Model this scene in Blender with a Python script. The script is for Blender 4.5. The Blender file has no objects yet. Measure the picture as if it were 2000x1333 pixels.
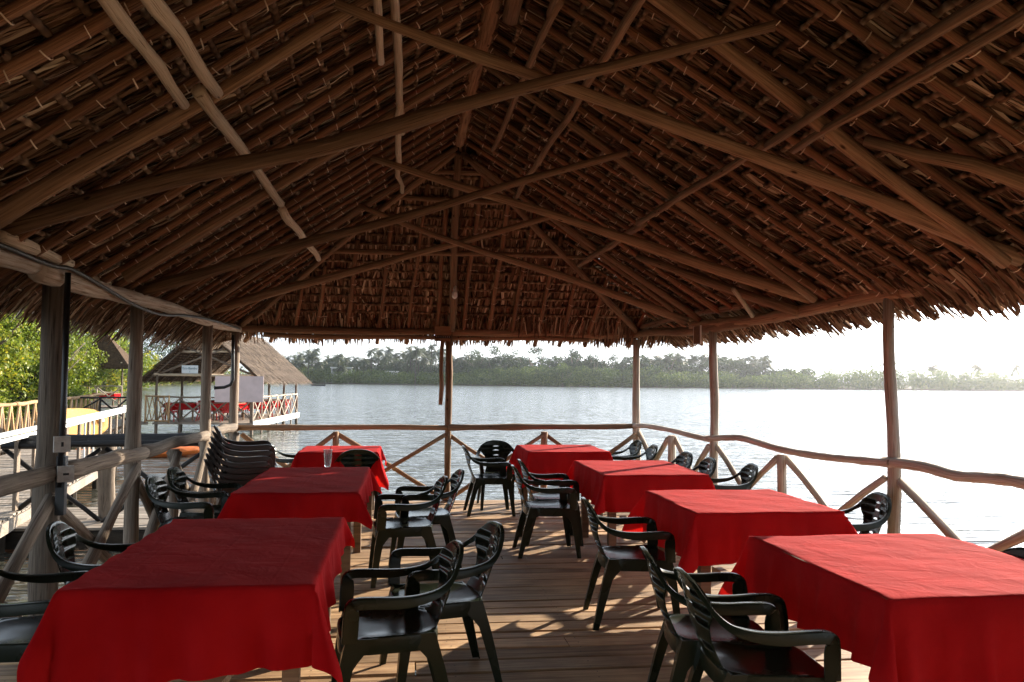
import bpy, math, random
import numpy as np
from mathutils import Vector, Matrix

random.seed(7)
rng = np.random.default_rng(7)
PI = math.pi
scene = bpy.context.scene
COL = scene.collection

# ------------------------------------------------------------------ camera
F_PX, CXP, CYP = 1614.0, 1000.0, 666.5
EYE = np.array([0.0, 0.0, 1.55])
YAW, PITCH, ROLL = math.radians(7.35), math.radians(2.66), math.radians(0.55)
fw = np.array([math.sin(YAW)*math.cos(PITCH), math.cos(YAW)*math.cos(PITCH), math.sin(PITCH)])
r0_ = np.array([math.cos(YAW), -math.sin(YAW), 0.0])
u0_ = np.cross(r0_, fw)
RV = math.cos(ROLL)*r0_ + math.sin(ROLL)*u0_
UV = -math.sin(ROLL)*r0_ + math.cos(ROLL)*u0_
cam_d = bpy.data.cameras.new('camera')
cam = bpy.data.objects.new('camera', cam_d)
COL.objects.link(cam)
cam_d.sensor_width = 36.0
cam_d.lens = 36.0*F_PX/2000.0
cam_d.clip_start = 0.05
cam_d.clip_end = 9000
cam.matrix_world = Matrix(((RV[0], UV[0], -fw[0], EYE[0]), (RV[1], UV[1], -fw[1], EYE[1]), (RV[2], UV[2], -fw[2], EYE[2]), (0, 0, 0, 1)))
scene.camera = cam

# ------------------------------------------------------------------ sky, sun, exposure
SUN_EL, SUN_AZ = math.radians(18.2), math.radians(49.0)      # azimuth from +Y towards +X
world = bpy.data.worlds.new('World')
scene.world = world
world.use_nodes = True
wt = world.node_tree
bg = wt.nodes['Background']
sky = wt.nodes.new('ShaderNodeTexSky')
sky.sky_type = 'NISHITA'
sky.sun_disc = False
sky.sun_elevation = SUN_EL
sky.sun_rotation = SUN_AZ
sky.altitude = 0
sky.air_density = 1.0
sky.dust_density = 1.4
sky.ozone_density = 1.5
# thin high cloud: pale streaks mixed over the sky colour
tc = wt.nodes.new('ShaderNodeTexCoord')
mp = wt.nodes.new('ShaderNodeMapping')
mp.inputs['Scale'].default_value = (1.2, 1.2, 9.0)
cn = wt.nodes.new('ShaderNodeTexNoise')
cn.inputs['Scale'].default_value = 2.2
cn.inputs['Detail'].default_value = 6.0
cr = wt.nodes.new('ShaderNodeMapRange')
cr.inputs['From Min'].default_value = 0.42
cr.inputs['From Max'].default_value = 0.72
cr.inputs['To Min'].default_value = 0.7
cr.inputs['To Max'].default_value = 0.95
mx = wt.nodes.new('ShaderNodeMix')
mx.data_type = 'RGBA'
lum = wt.nodes.new('ShaderNodeRGBToBW')
cl = wt.nodes.new('ShaderNodeVectorMath')
cl.operation = 'SCALE'
cl.inputs[0].default_value = (.90, 1.01, 1.14)
wt.links.new(tc.outputs['Generated'], mp.inputs['Vector'])
wt.links.new(mp.outputs['Vector'], cn.inputs['Vector'])
wt.links.new(cn.outputs['Fac'], cr.inputs['Value'])
wt.links.new(sky.outputs['Color'], lum.inputs['Color'])
lm = wt.nodes.new('ShaderNodeMath'); lm.operation = 'MULTIPLY_ADD'
lm.inputs[1].default_value = 1.25; lm.inputs[2].default_value = .95
wt.links.new(lum.outputs['Val'], lm.inputs[0])
wt.links.new(lm.outputs[0], cl.inputs['Scale'])
wt.links.new(cr.outputs['Result'], mx.inputs[0])
wt.links.new(sky.outputs['Color'], mx.inputs[6])
wt.links.new(cl.outputs['Vector'], mx.inputs[7])
wt.links.new(mx.outputs[2], bg.inputs['Color'])
bg.inputs['Strength'].default_value = 0.10

sun_d = bpy.data.lights.new('sun', 'SUN')
sun_d.energy = 5.0
sun_d.angle = math.radians(0.5)
sun_d.color = (1.0, 0.87, 0.70)
sun = bpy.data.objects.new('sun', sun_d)
COL.objects.link(sun)
sdir = Vector((math.sin(SUN_AZ)*math.cos(SUN_EL), math.cos(SUN_AZ)*math.cos(SUN_EL), math.sin(SUN_EL)))
sun.rotation_euler = (-sdir).to_track_quat('-Z', 'Y').to_euler()

scene.view_settings.view_transform = 'Standard'
scene.view_settings.look = 'None'
scene.view_settings.exposure = 1.6
scene.view_settings.gamma = 1.0
scene.view_settings.use_curve_mapping = False
scene.cycles.max_bounces = 10
scene.cycles.diffuse_bounces = 5
scene.cycles.glossy_bounces = 4
scene.cycles.transmission_bounces = 6
scene.cycles.volume_bounces = 0
scene.cycles.caustics_reflective = True
scene.cycles.caustics_refractive = False
scene.cycles.sample_clamp_indirect = 6.0
scene.cycles.use_denoising = True

# ------------------------------------------------------------------ survey helpers: world points from measured sight lines
def ray(x, y): return fw + RV*(x-CXP)/F_PX + UV*(CYP-y)/F_PX
def atz(x, y, z=0.0):
    v = ray(x, y); return EYE + v*((z-EYE[2])/v[2])
def aty(x, y, Y):
    v = ray(x, y); return EYE + v*(Y/v[1])
def atx(x, y, X):
    v = ray(x, y); return EYE + v*(X/v[0])
XL, XR, XC, ZP, ZR, YB, YP, Y0 = -2.07, 3.38, 0.52, 2.22, 4.0, 10.6, 8.5, -2.2
DW = -0.8      # water level
def xr(Y): return 3.05+(10.7-Y)*.0775      # the right side of the deck splays towards the camera
def mkplane(a, b, c):
    a, b, c = map(np.array, (a, b, c))
    n = np.cross(b-a, c-a); n = n/np.linalg.norm(n)
    return a.astype(float), (n if n[2] < 0 else -n)
PL = mkplane((XL, 0., ZP), (XL, 5, ZP), (XC, 0, ZR))
PR = mkplane((XR, 0., ZP), (XR, 5, ZP), (XC, 0, ZR))
PH = mkplane((XL, YB, ZP), (XR, YB, ZP), (XC, YP, ZR))
def on(P, x, y, off=.1):
    a, n = P; a = a+n*off
    v = ray(x, y); return EYE + v*(((a-EYE)@n)/(v@n))

# ------------------------------------------------------------------ object helpers
def tag(o, label=None, cat=None, group=None, kind=None):
    if label: o['label'] = label
    if cat: o['category'] = cat
    if group: o['group'] = group
    if kind: o['kind'] = kind
    return o
def empty(name, loc, rz=0.0, label=None, cat=None, group=None):
    o = bpy.data.objects.new(name, None)
    o.empty_display_size = .1
    COL.objects.link(o); o.location = loc; o.rotation_euler = (0, 0, rz)
    o['_m'] = 0; del o['_m']
    return tag(o, label, cat, group)
def link(name, me, mat, parent=None, kind=None, label=None, cat=None, group=None):
    o = bpy.data.objects.new(name, me)
    COL.objects.link(o)
    if mat is not None and len(me.materials) == 0: me.materials.append(mat)
    if parent is not None:
        o.parent = parent
    return tag(o, label, cat, group, kind)
def wparent(o, parent):
    """parent keeping world coordinates (mesh built in world space)"""
    o.parent = parent
    m = Matrix.LocRotScale(parent.location, parent.rotation_euler, None)
    o.matrix_parent_inverse = m.inverted()
    return o
def copy_thing(o, loc, rz, label=None, group=None):
    c = o.copy(); COL.objects.link(c)
    c.location = loc; c.rotation_euler = (0, 0, rz)
    if label: c['label'] = label
    if group: c['group'] = group
    for ch in list(o.children):
        d = ch.copy(); COL.objects.link(d); d.parent = c
        for g in list(ch.children):
            e = g.copy(); COL.objects.link(e); e.parent = d
    return c

class MB:
    def __init__(s): s.v = []; s.f = []; s.uv = []; s.r = []
    def quad_strip(s): pass
    def box(s, c, d, rot=None, uvs=1.0):
        hx, hy, hz = d[0]/2, d[1]/2, d[2]/2
        P = [Vector((x, y, z)) for x in (-hx, hx) for y in (-hy, hy) for z in (-hz, hz)]
        if rot is not None: P = [rot @ p for p in P]
        b = len(s.v)
        s.v += [(p[0]+c[0], p[1]+c[1], p[2]+c[2]) for p in P]
        for f in ((0, 1, 3, 2), (4, 6, 7, 5), (0, 4, 5, 1), (2, 3, 7, 6), (0, 2, 6, 4), (1, 5, 7, 3)):
            s.f.append(tuple(b+i for i in f)); s.uv.append([(0, 0), (1, 0), (1, 1), (0, 1)])
        return s
    def bar(s, a, b, w, h):
        a, b = Vector(a), Vector(b); d = b-a
        s.box((a+b)/2, (w, h, d.length), d.to_track_quat('Z', 'Y').to_matrix()); return s
    def tube(s, pts, rad, n=8, caps=True, flat=None):
        pts = [Vector(p) for p in pts]
        if not hasattr(rad, '__len__'): rad = [rad]*len(pts)
        t0 = (pts[1]-pts[0]).normalized()
        up = Vector((0, 0, 1)) if abs(t0.z) < .9 else Vector((1, 0, 0))
        nx = up.cross(t0).normalized(); L = 0; b = len(s.v); uo = random.random()*50
        Ls = []
        for i, p in enumerate(pts):
            t = (pts[min(i+1, len(pts)-1)]-pts[max(i-1, 0)]).normalized()
            nx = (nx - t*nx.dot(t)).normalized(); ny = t.cross(nx)
            if i: L += (p-pts[i-1]).length
            Ls.append(L)
            for k in range(n):
                a = 2*PI*k/n
                rr = rad[i]*(1 if flat is None else flat(a, L))
                q = p + nx*math.cos(a)*rr + ny*math.sin(a)*rr
                s.v.append((q.x, q.y, q.z))
        for i in range(len(pts)-1):
            for k in range(n):
                k2 = (k+1) % n
                s.f.append((b+i*n+k, b+i*n+k2, b+(i+1)*n+k2, b+(i+1)*n+k))
                u, u2 = k/n, (k+1)/n
                s.uv.append([(u, Ls[i]+uo), (u2, Ls[i]+uo), (u2, Ls[i+1]+uo), (u, Ls[i+1]+uo)])
        if caps:
            s.f.append(tuple(b+k for k in range(n))[::-1]); s.uv.append([(.5+.01*k, uo) for k in range(n)])
            e = b+(len(pts)-1)*n
            s.f.append(tuple(e+k for k in range(n))); s.uv.append([(.5+.01*k, uo) for k in range(n)])
        return s
    def mesh(s, name, smooth=False):
        me = bpy.data.meshes.new(name)
        me.from_pydata(s.v, [], s.f)
        if s.uv:
            ul = me.uv_layers.new(name='uv')
            ul.data.foreach_set('uv', np.array([c for f in s.uv for p in f for c in p], dtype=np.float32))
        if smooth: me.polygons.foreach_set('use_smooth', [True]*len(me.polygons))
        me.update()
        return me
    def build(s, name, mat, parent=None, smooth=False, w=False, **k):
        o = link(name, s.mesh(name, smooth), mat, None, **k)
        if parent is not None:
            if w: wparent(o, parent)
            else: o.parent = parent
        return o

def np_mesh(name, V, Fq, rnd=None, smooth=False):
    """V (n,3), Fq (m,4) numpy -> mesh; rnd = per-vertex float attribute"""
    me = bpy.data.meshes.new(name)
    V = np.ascontiguousarray(V, dtype=np.float32); Fq = np.ascontiguousarray(Fq, dtype=np.int32)
    k = Fq.shape[1]
    me.vertices.add(len(V)); me.vertices.foreach_set('co', V.ravel())
    me.loops.add(Fq.size); me.loops.foreach_set('vertex_index', Fq.ravel())
    me.polygons.add(len(Fq))
    me.polygons.foreach_set('loop_start', np.arange(0, Fq.size, k, dtype=np.int32))
    if rnd is not None:
        at = me.attributes.new('rnd', 'FLOAT', 'POINT')
        at.data.foreach_set('value', np.ascontiguousarray(rnd, dtype=np.float32))
    if smooth: me.polygons.foreach_set('use_smooth', np.ones(len(Fq), dtype=bool))
    me.update(calc_edges=True); me.validate()
    return me

# ------------------------------------------------------------------ materials
def newmat(name):
    m = bpy.data.materials.new(name); m.use_nodes = True
    return m, m.node_tree, m.node_tree.nodes['Principled BSDF']
def N(t, kind, **k):
    n = t.nodes.new(kind)
    for a, b in k.items():
        if a in n.inputs: n.inputs[a].default_value = b
        else: setattr(n, a, b)
    return n
def ramp(t, stops):
    r = t.nodes.new('ShaderNodeValToRGB')
    e = r.color_ramp.elements
    while len(e) < len(stops): e.new(0.5)
    for i, (p, c) in enumerate(stops):
        e[i].position = p; e[i].color = (*c, 1) if len(c) == 3 else c
    return r
def pole_mat(name, dark, light, spot=.35, rough=.85, bump=.4, var=.35):
    m, t, b = newmat(name)
    uv = N(t, 'ShaderNodeTexCoord'); L = t.links
    mp = N(t, 'ShaderNodeMapping'); mp.inputs['Scale'].default_value = (9, 1.1, 1)
    L.new(uv.outputs['UV'], mp.inputs['Vector'])
    n1 = N(t, 'ShaderNodeTexNoise', Scale=2.0, Detail=6.0, Roughness=.65); L.new(mp.outputs['Vector'], n1.inputs['Vector'])
    mp2 = N(t, 'ShaderNodeMapping'); mp2.inputs['Scale'].default_value = (26, 1.6, 1)
    L.new(uv.outputs['UV'], mp2.inputs['Vector'])
    n2 = N(t, 'ShaderNodeTexNoise', Scale=1.6, Detail=4.0, Roughness=.6); L.new(mp2.outputs['Vector'], n2.inputs['Vector'])
    mid = tuple((a+c)/2 for a, c in zip(dark, light))
    rp = ramp(t, [(.3, dark), (.5, mid), (.68, light)]); L.new(n1.outputs['Fac'], rp.inputs['Fac'])
    ck = ramp(t, [(.33, (.25, .2, .17)), (.42, (1, 1, 1))]); L.new(n2.outputs['Fac'], ck.inputs['Fac'])
    mu = N(t, 'ShaderNodeMix', data_type='RGBA', blend_type='MULTIPLY'); mu.inputs[0].default_value = 1
    L.new(rp.outputs['Color'], mu.inputs[6]); L.new(ck.outputs['Color'], mu.inputs[7])
    # knots
    mp3 = N(t, 'ShaderNodeMapping'); mp3.inputs['Scale'].default_value = (3, 4.5, 1)
    L.new(uv.outputs['UV'], mp3.inputs['Vector'])
    vo = N(t, 'ShaderNodeTexVoronoi', Scale=1.0); L.new(mp3.outputs['Vector'], vo.inputs['Vector'])
    kn = ramp(t, [(.055, (.18, .13, .1)), (.12, (1, 1, 1))]); L.new(vo.outputs['Distance'], kn.inputs['Fac'])
    mu2 = N(t, 'ShaderNodeMix', data_type='RGBA', blend_type='MULTIPLY'); mu2.inputs[0].default_value = spot*2
    L.new(mu.outputs[2], mu2.inputs[6]); L.new(kn.outputs['Color'], mu2.inputs[7])
    oi = N(t, 'ShaderNodeObjectInfo')
    mr = N(t, 'ShaderNodeMapRange'); mr.inputs['To Min'].default_value = 1-var; mr.inputs['To Max'].default_value = 1+var*.6
    L.new(oi.outputs['Random'], mr.inputs['Value'])
    sc = N(t, 'ShaderNodeVectorMath', operation='SCALE'); L.new(mu2.outputs[2], sc.inputs[0]); L.new(mr.outputs['Result'], sc.inputs['Scale'])
    L.new(sc.outputs['Vector'], b.inputs['Base Color'])
    b.inputs['Roughness'].default_value = rough
    b.inputs['Specular IOR Level'].default_value = .25
    ad = N(t, 'ShaderNodeMath', operation='MULTIPLY_ADD'); ad.inputs[1].default_value = .6
    L.new(n2.outputs['Fac'], ad.inputs[0]); L.new(n1.outputs['Fac'], ad.inputs[2])
    bp = N(t, 'ShaderNodeBump', Strength=bump, Distance=.012); L.new(ad.outputs[0], bp.inputs['Height']); L.new(bp.outputs['Normal'], b.inputs['Normal'])
    return m
M = {}
M['pole'] = pole_mat('weathered roof pole', (.15, .088, .05), (.42, .27, .16), spot=.55)
M['rafter'] = pole_mat('rafter bark', (.12, .055, .03), (.40, .215, .115), bump=.7)
M['peeled'] = pole_mat('peeled pale pole', (.46, .36, .25), (.72, .60, .45), spot=.45)
M['post'] = pole_mat('grey weathered post', (.12, .092, .07), (.31, .245, .185), bump=.7, spot=.15)
M['white_glare_pole'] = pole_mat('flaking whitewash and painted glare pole', (.32, .22, .14), (.66, .60, .52), spot=.1, var=.15)  # whitewash elsewhere; on the right-hand posts and railing, sun glare put into the colour
M['tan_pole'] = pole_mat('tan stick', (.30, .17, .08), (.58, .38, .2), spot=.1)
M['black_pole'] = pole_mat('blackened pole', (.006, .006, .007), (.022, .02, .02), spot=.1, rough=.5)
M['dark_pile'] = pole_mat('wet pile', (.02, .016, .012), (.07, .055, .04), spot=.1)

def leaf_mat(name, stops, trans=.0, rough=.8, spec=.2):
    m, t, b = newmat(name); L = t.links
    at = N(t, 'ShaderNodeAttribute', attribute_name='rnd')
    rp = ramp(t, stops); L.new(at.outputs['Fac'], rp.inputs['Fac'])
    L.new(rp.outputs['Color'], b.inputs['Base Color'])
    b.inputs['Roughness'].default_value = rough
    b.inputs['Specular IOR Level'].default_value = spec
    if trans > 0:
        tr = N(t, 'ShaderNodeBsdfTranslucent'); L.new(rp.outputs['Color'], tr.inputs['Color'])
        mx = N(t, 'ShaderNodeMixShader'); mx.inputs[0].default_value = trans
        out = t.nodes['Material Output']
        L.new(b.outputs[0], mx.inputs[1]); L.new(tr.outputs[0], mx.inputs[2]); L.new(mx.outputs[0], out.inputs['Surface'])
    return m
M['thatch'] = leaf_mat('dry palm leaf', [(0, (.03, .014, .008)), (.4, (.13, .07, .04)), (.75, (.32, .215, .135)), (1, (.68, .57, .42))], trans=.08)
M['rib'] = leaf_mat('makuti rib', [(0, (.05, .027, .015)), (.6, (.17, .105, .062)), (1, (.42, .31, .2))])
M['tie'] = leaf_mat('palm fibre tie', [(0, (.5, .38, .26)), (1, (.85, .74, .6))])
M['old_thatch'] = leaf_mat('sun bleached thatch', [(0, (.03, .020, .014)), (.5, (.12, .084, .06)), (1, (.28, .21, .155))])
M['mangrove'] = leaf_mat('mangrove leaves', [(0, (.06, .10, .012)), (.45, (.15, .21, .02)), (.75, (.32, .34, .03)), (1, (.55, .42, .03))], trans=.42, rough=.5, spec=.4)
M['shore_leaf'] = leaf_mat('shore thicket leaves', [(0, (.03, .065, .012)), (.5, (.09, .15, .022)), (1, (.2, .26, .05))], trans=.3, rough=.6)
M['dark_leaf'] = leaf_mat('dark tree leaves', [(0, (.012, .03, .010)), (.5, (.033, .065, .018)), (1, (.08, .125, .03))], trans=.25, rough=.6)
M['palm_leaf'] = leaf_mat('palm fronds', [(0, (.02, .04, .015)), (.5, (.05, .075, .025)), (1, (.12, .13, .05))], trans=.25, rough=.5, spec=.4)

def plank_mat(name, dark, light, var=.3, scale=1.0, rough=.8):
    m, t, b = newmat(name); L = t.links
    tc = N(t, 'ShaderNodeTexCoord'); oi = N(t, 'ShaderNodeObjectInfo')
    of = N(t, 'ShaderNodeVectorMath', operation='SCALE'); of.inputs[0].default_value = (31, 17, 5); L.new(oi.outputs['Random'], of.inputs['Scale'])
    ad = N(t, 'ShaderNodeVectorMath', operation='ADD'); L.new(tc.outputs['Object'], ad.inputs[0]); L.new(of.outputs['Vector'], ad.inputs[1])
    mp = N(t, 'ShaderNodeMapping'); mp.inputs['Scale'].default_value = (.9*scale, 16*scale, 16*scale); L.new(ad.outputs['Vector'], mp.inputs['Vector'])
    n1 = N(t, 'ShaderNodeTexNoise', Scale=2.2, Detail=7.0, Roughness=.6, Distortion=.6); L.new(mp.outputs['Vector'], n1.inputs['Vector'])
    n3 = N(t, 'ShaderNodeTexNoise', Scale=2.6*scale, Detail=4.0); L.new(ad.outputs['Vector'], n3.inputs['Vector'])
    mid = tuple((a+c)/2 for a, c in zip(dark, light))
    rp = ramp(t, [(.3, dark), (.5, mid), (.7, light)]); L.new(n1.outputs['Fac'], rp.inputs['Fac'])
    st = ramp(t, [(.32, (.55, .5, .45)), (.55, (1, 1, 1))]); L.new(n3.outputs['Fac'], st.inputs['Fac'])
    mu = N(t, 'ShaderNodeMix', data_type='RGBA', blend_type='MULTIPLY'); mu.inputs[0].default_value = .8
    L.new(rp.outputs['Color'], mu.inputs[6]); L.new(st.outputs['Color'], mu.inputs[7])
    mr = N(t, 'ShaderNodeMapRange'); mr.inputs['To Min'].default_value = 1-var; mr.inputs['To Max'].default_value = 1+var*.6
    L.new(oi.outputs['Random'], mr.inputs['Value'])
    sc = N(t, 'ShaderNodeVectorMath', operation='SCALE'); L.new(mu.outputs[2], sc.inputs[0]); L.new(mr.outputs['Result'], sc.inputs['Scale'])
    L.new(sc.outputs['Vector'], b.inputs['Base Color'])
    b.inputs['Roughness'].default_value = rough; b.inputs['Specular IOR Level'].default_value = .3
    bp = N(t, 'ShaderNodeBump', Strength=.35, Distance=.008); L.new(n1.outputs['Fac'], bp.inputs['Height']); L.new(bp.outputs['Normal'], b.inputs['Normal'])
    return m
M['plank'] = plank_mat('deck plank', (.24, .135, .07), (.64, .43, .235), var=.42, rough=.66)
M['grey_plank'] = plank_mat('bleached plank', (.17, .14, .11), (.42, .36, .30), rough=.75)
M['table_wood'] = plank_mat('table wood', (.12, .075, .045), (.30, .2, .12))
M['sign_wood'] = plank_mat('sign wood', (.22, .12, .06), (.42, .25, .13))

def simple(name, col, rough=.5, spec=.5, noise=0.0, nscale=20, bump=0, metallic=0, coat=0):
    m, t, b = newmat(name); L = t.links
    b.inputs['Base Color'].default_value = (*col, 1); b.inputs['Roughness'].default_value = rough
    b.inputs['Specular IOR Level'].default_value = spec; b.inputs['Metallic'].default_value = metallic
    if coat: b.inputs['Coat Weight'].default_value = coat; b.inputs['Coat Roughness'].default_value = .12
    tc = N(t, 'ShaderNodeTexCoord'); n = N(t, 'ShaderNodeTexNoise', Scale=float(nscale), Detail=5.0); L.new(tc.outputs['Object'], n.inputs['Vector'])
    if noise:
        rp = ramp(t, [(.3, tuple(c*(1-noise) for c in col)), (.7, tuple(min(1, c*(1+noise)) for c in col))])
        L.new(n.outputs['Fac'], rp.inputs['Fac']); L.new(rp.outputs['Color'], b.inputs['Base Color'])
        rr = N(t, 'ShaderNodeMapRange'); rr.inputs['To Min'].default_value = max(.03, rough-.1); rr.inputs['To Max'].default_value = min(1, rough+.15)
        L.new(n.outputs['Fac'], rr.inputs['Value']); L.new(rr.outputs['Result'], b.inputs['Roughness'])
    if bump:
        bp = N(t, 'ShaderNodeBump', Strength=bump, Distance=.004); L.new(n.outputs['Fac'], bp.inputs['Height']); L.new(bp.outputs['Normal'], b.inputs['Normal'])
    return m
M['plastic'] = simple('dark green black plastic', (.009, .016, .008), .24, .30, .15, 3)
M['brown_plastic'] = simple('dark brown plastic', (.058, .040, .033), .36, .45, .15, 3)
for k_ in ('plastic', 'brown_plastic'):
    t_ = M[k_].node_tree; b_ = t_.nodes['Principled BSDF']; src = b_.inputs['Base Color'].links[0].from_socket
    g_ = N(t_, 'ShaderNodeNewGeometry'); sp_ = N(t_, 'ShaderNodeSeparateXYZ'); t_.links.new(g_.outputs['Normal'], sp_.inputs[0])
    tc_ = N(t_, 'ShaderNodeTexCoord'); n_ = N(t_, 'ShaderNodeTexNoise', Scale=14.0, Detail=6.0, Roughness=.7); t_.links.new(tc_.outputs['Object'], n_.inputs['Vector'])
    r_ = ramp(t_, [(.42, (0, 0, 0)), (.75, (.5, .5, .5))]); t_.links.new(n_.outputs['Fac'], r_.inputs['Fac'])
    m_ = N(t_, 'ShaderNodeMath', operation='MULTIPLY', use_clamp=True); t_.links.new(sp_.outputs['Z'], m_.inputs[0]); t_.links.new(r_.outputs['Color'], m_.inputs[1])
    x_ = N(t_, 'ShaderNodeMix', data_type='RGBA'); t_.links.new(m_.outputs[0], x_.inputs[0]); t_.links.new(src, x_.inputs[6]); x_.inputs[7].default_value = (.09, .085, .07, 1)
    t_.links.new(x_.outputs[2], b_.inputs['Base Color'])
M['red_plastic'] = simple('red plastic', (.5, .03, .03), .35)
M['pipe'] = simple('black pipe', (.012, .012, .013), .4, .5, .3, 15)
M['cable'] = simple('grey cable', (.05, .055, .05), .5, .4, .2)
M['socket'] = simple('aged white plastic box', (.42, .38, .33), .5, .4, .25, 30)
M['slot'] = simple('dark hole', (.01, .01, .01), .7)
M['bulb'] = simple('frosted bulb', (.92, .9, .86), .3, .5)
M['white_paint'] = simple('white painted wood', (.78, .78, .74), .55, .3, .12, 12, .2)
M['pink_board'] = simple('faded pale board', (.62, .50, .49), .7, .2, .10, 3)
M['sign_white'] = simple('white sign panel', (.6, .64, .66), .5)
M['ink'] = simple('blue green lettering', (.03, .12, .16), .6)
M['pale_ink'] = simple('pale lettering', (.55, .52, .46), .6)
M['black_paint'] = simple('black paint band', (.01, .012, .01), .6)
M['orange'] = simple('orange kayak plastic', (.50, .12, .012), .6, .5, .1)
M['yellow'] = simple('yellow kayak plastic', (.40, .19, .01), .7, .5, .1)
M['wall_white'] = simple('white wall', (.75, .75, .73), .8)
M['dark_glass'] = simple('dark window', (.02, .025, .03), .1)
M['straw'] = simple('dark straw', (.15, .02, .02), .4)
M['hair'] = simple('boat hull', (.03, .03, .03), .6)

def cloth_mat():
    m, t, b = newmat('red tablecloth'); L = t.links
    tc = N(t, 'ShaderNodeTexCoord'); oi = N(t, 'ShaderNodeObjectInfo')
    n = N(t, 'ShaderNodeTexNoise', Scale=3.0, Detail=4.0); L.new(tc.outputs['Object'], n.inputs['Vector'])
    rp = ramp(t, [(.3, (.36, .005, .008)), (.7, (.52, .012, .014))]); L.new(n.outputs['Fac'], rp.inputs['Fac'])
    L.new(rp.outputs['Color'], b.inputs['Base Color'])
    b.inputs['Roughness'].default_value = .95; b.inputs['Specular IOR Level'].default_value = .05
    b.inputs['Sheen Weight'].default_value = .02; b.inputs['Sheen Roughness'].default_value = .5
    b.inputs['Sheen Tint'].default_value = (1, .55, .5, 1)
    w = N(t, 'ShaderNodeTexNoise', Scale=260.0, Detail=2.0); L.new(tc.outputs['Object'], w.inputs['Vector'])
    w2 = N(t, 'ShaderNodeTexNoise', Scale=7.0, Detail=3.0, Distortion=1.0); L.new(tc.outputs['Object'], w2.inputs['Vector'])
    b1 = N(t, 'ShaderNodeBump', Strength=.12, Distance=.002); L.new(w.outputs['Fac'], b1.inputs['Height'])
    sx = N(t, 'ShaderNodeSeparateXYZ'); L.new(tc.outputs['Object'], sx.inputs[0]); cs_ = []
    for k_, ax in ((3.3, 'X'), (2.6, 'Y')):
        a1 = N(t, 'ShaderNodeMath', operation='MULTIPLY'); a1.inputs[1].default_value = k_; L.new(sx.outputs[ax], a1.inputs[0])
        a2 = N(t, 'ShaderNodeMath', operation='PINGPONG'); a2.inputs[1].default_value = .5; L.new(a1.outputs[0], a2.inputs[0])
        a3 = N(t, 'ShaderNodeMapRange'); a3.inputs['From Max'].default_value = .035; a3.inputs['To Min'].default_value = 1; a3.inputs['To Max'].default_value = 0; L.new(a2.outputs[0], a3.inputs['Value']); cs_.append(a3)
    cm = N(t, 'ShaderNodeMath', operation='MAXIMUM'); L.new(cs_[0].outputs['Result'], cm.inputs[0]); L.new(cs_[1].outputs['Result'], cm.inputs[1])
    b0 = N(t, 'ShaderNodeBump', Strength=.22, Distance=.003); L.new(cm.outputs[0], b0.inputs['Height']); L.new(b0.outputs['Normal'], b1.inputs['Normal'])
    b2 = N(t, 'ShaderNodeBump', Strength=.35, Distance=.03); L.new(w2.outputs['Fac'], b2.inputs['Height']); L.new(b1.outputs['Normal'], b2.inputs['Normal'])
    L.new(b2.outputs['Normal'], b.inputs['Normal'])
    tr = N(t, 'ShaderNodeBsdfTranslucent'); tr.inputs['Color'].default_value = (.75, .015, .01, 1)
    mx = N(t, 'ShaderNodeMixShader'); mx.inputs[0].default_value = .2
    L.new(b.outputs[0], mx.inputs[1]); L.new(tr.outputs[0], mx.inputs[2]); L.new(mx.outputs[0], t.nodes['Material Output'].inputs['Surface'])
    return m
M['cloth'] = cloth_mat()

def water_mat():
    m, t, b = newmat('river water'); L = t.links
    b.inputs['Base Color'].default_value = (.06, .058, .045, 1)
    b.inputs['Roughness'].default_value = .11; b.inputs['IOR'].default_value = 1.33
    b.inputs['Specular IOR Level'].default_value = .6
    tc = N(t, 'ShaderNodeTexCoord')
    mp = N(t, 'ShaderNodeMapping'); mp.inputs['Scale'].default_value = (.5, 1.7, 1); mp.inputs['Rotation'].default_value = (0, 0, .25)
    L.new(tc.outputs['Object'], mp.inputs['Vector'])
    a = N(t, 'ShaderNodeTexNoise', Scale=1.5, Detail=2.5, Roughness=.5, Distortion=.5); L.new(mp.outputs['Vector'], a.inputs['Vector'])
    c = N(t, 'ShaderNodeTexNoise', Scale=.45, Detail=4.0); L.new(mp.outputs['Vector'], c.inputs['Vector'])
    s = N(t, 'ShaderNodeMath', operation='MULTIPLY_ADD'); s.inputs[1].default_value = 1.6; L.new(c.outputs['Fac'], s.inputs[0]); L.new(a.outputs['Fac'], s.inputs[2])
    bp = N(t, 'ShaderNodeBump', Strength=1.0, Distance=.19); L.new(s.outputs[0], bp.inputs['Height']); L.new(bp.outputs['Normal'], b.inputs['Normal'])
    return m
M['water'] = water_mat()
M['mud'] = simple('shore mud', (.09, .075, .05), .9, .2, .3, .3)
M['backing'] = simple('packed thatch', (.07, .045, .028), .95, .1, .4, 8)
M['glass'] = newmat('drinking glass')[0]
_b = M['glass'].node_tree.nodes['Principled BSDF']
_b.inputs['Base Color'].default_value = (.93, .93, .9, 1); _b.inputs['Roughness'].default_value = .08
_b.inputs['Transmission Weight'].default_value = .75; _b.inputs['IOR'].default_value = 1.3

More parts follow.
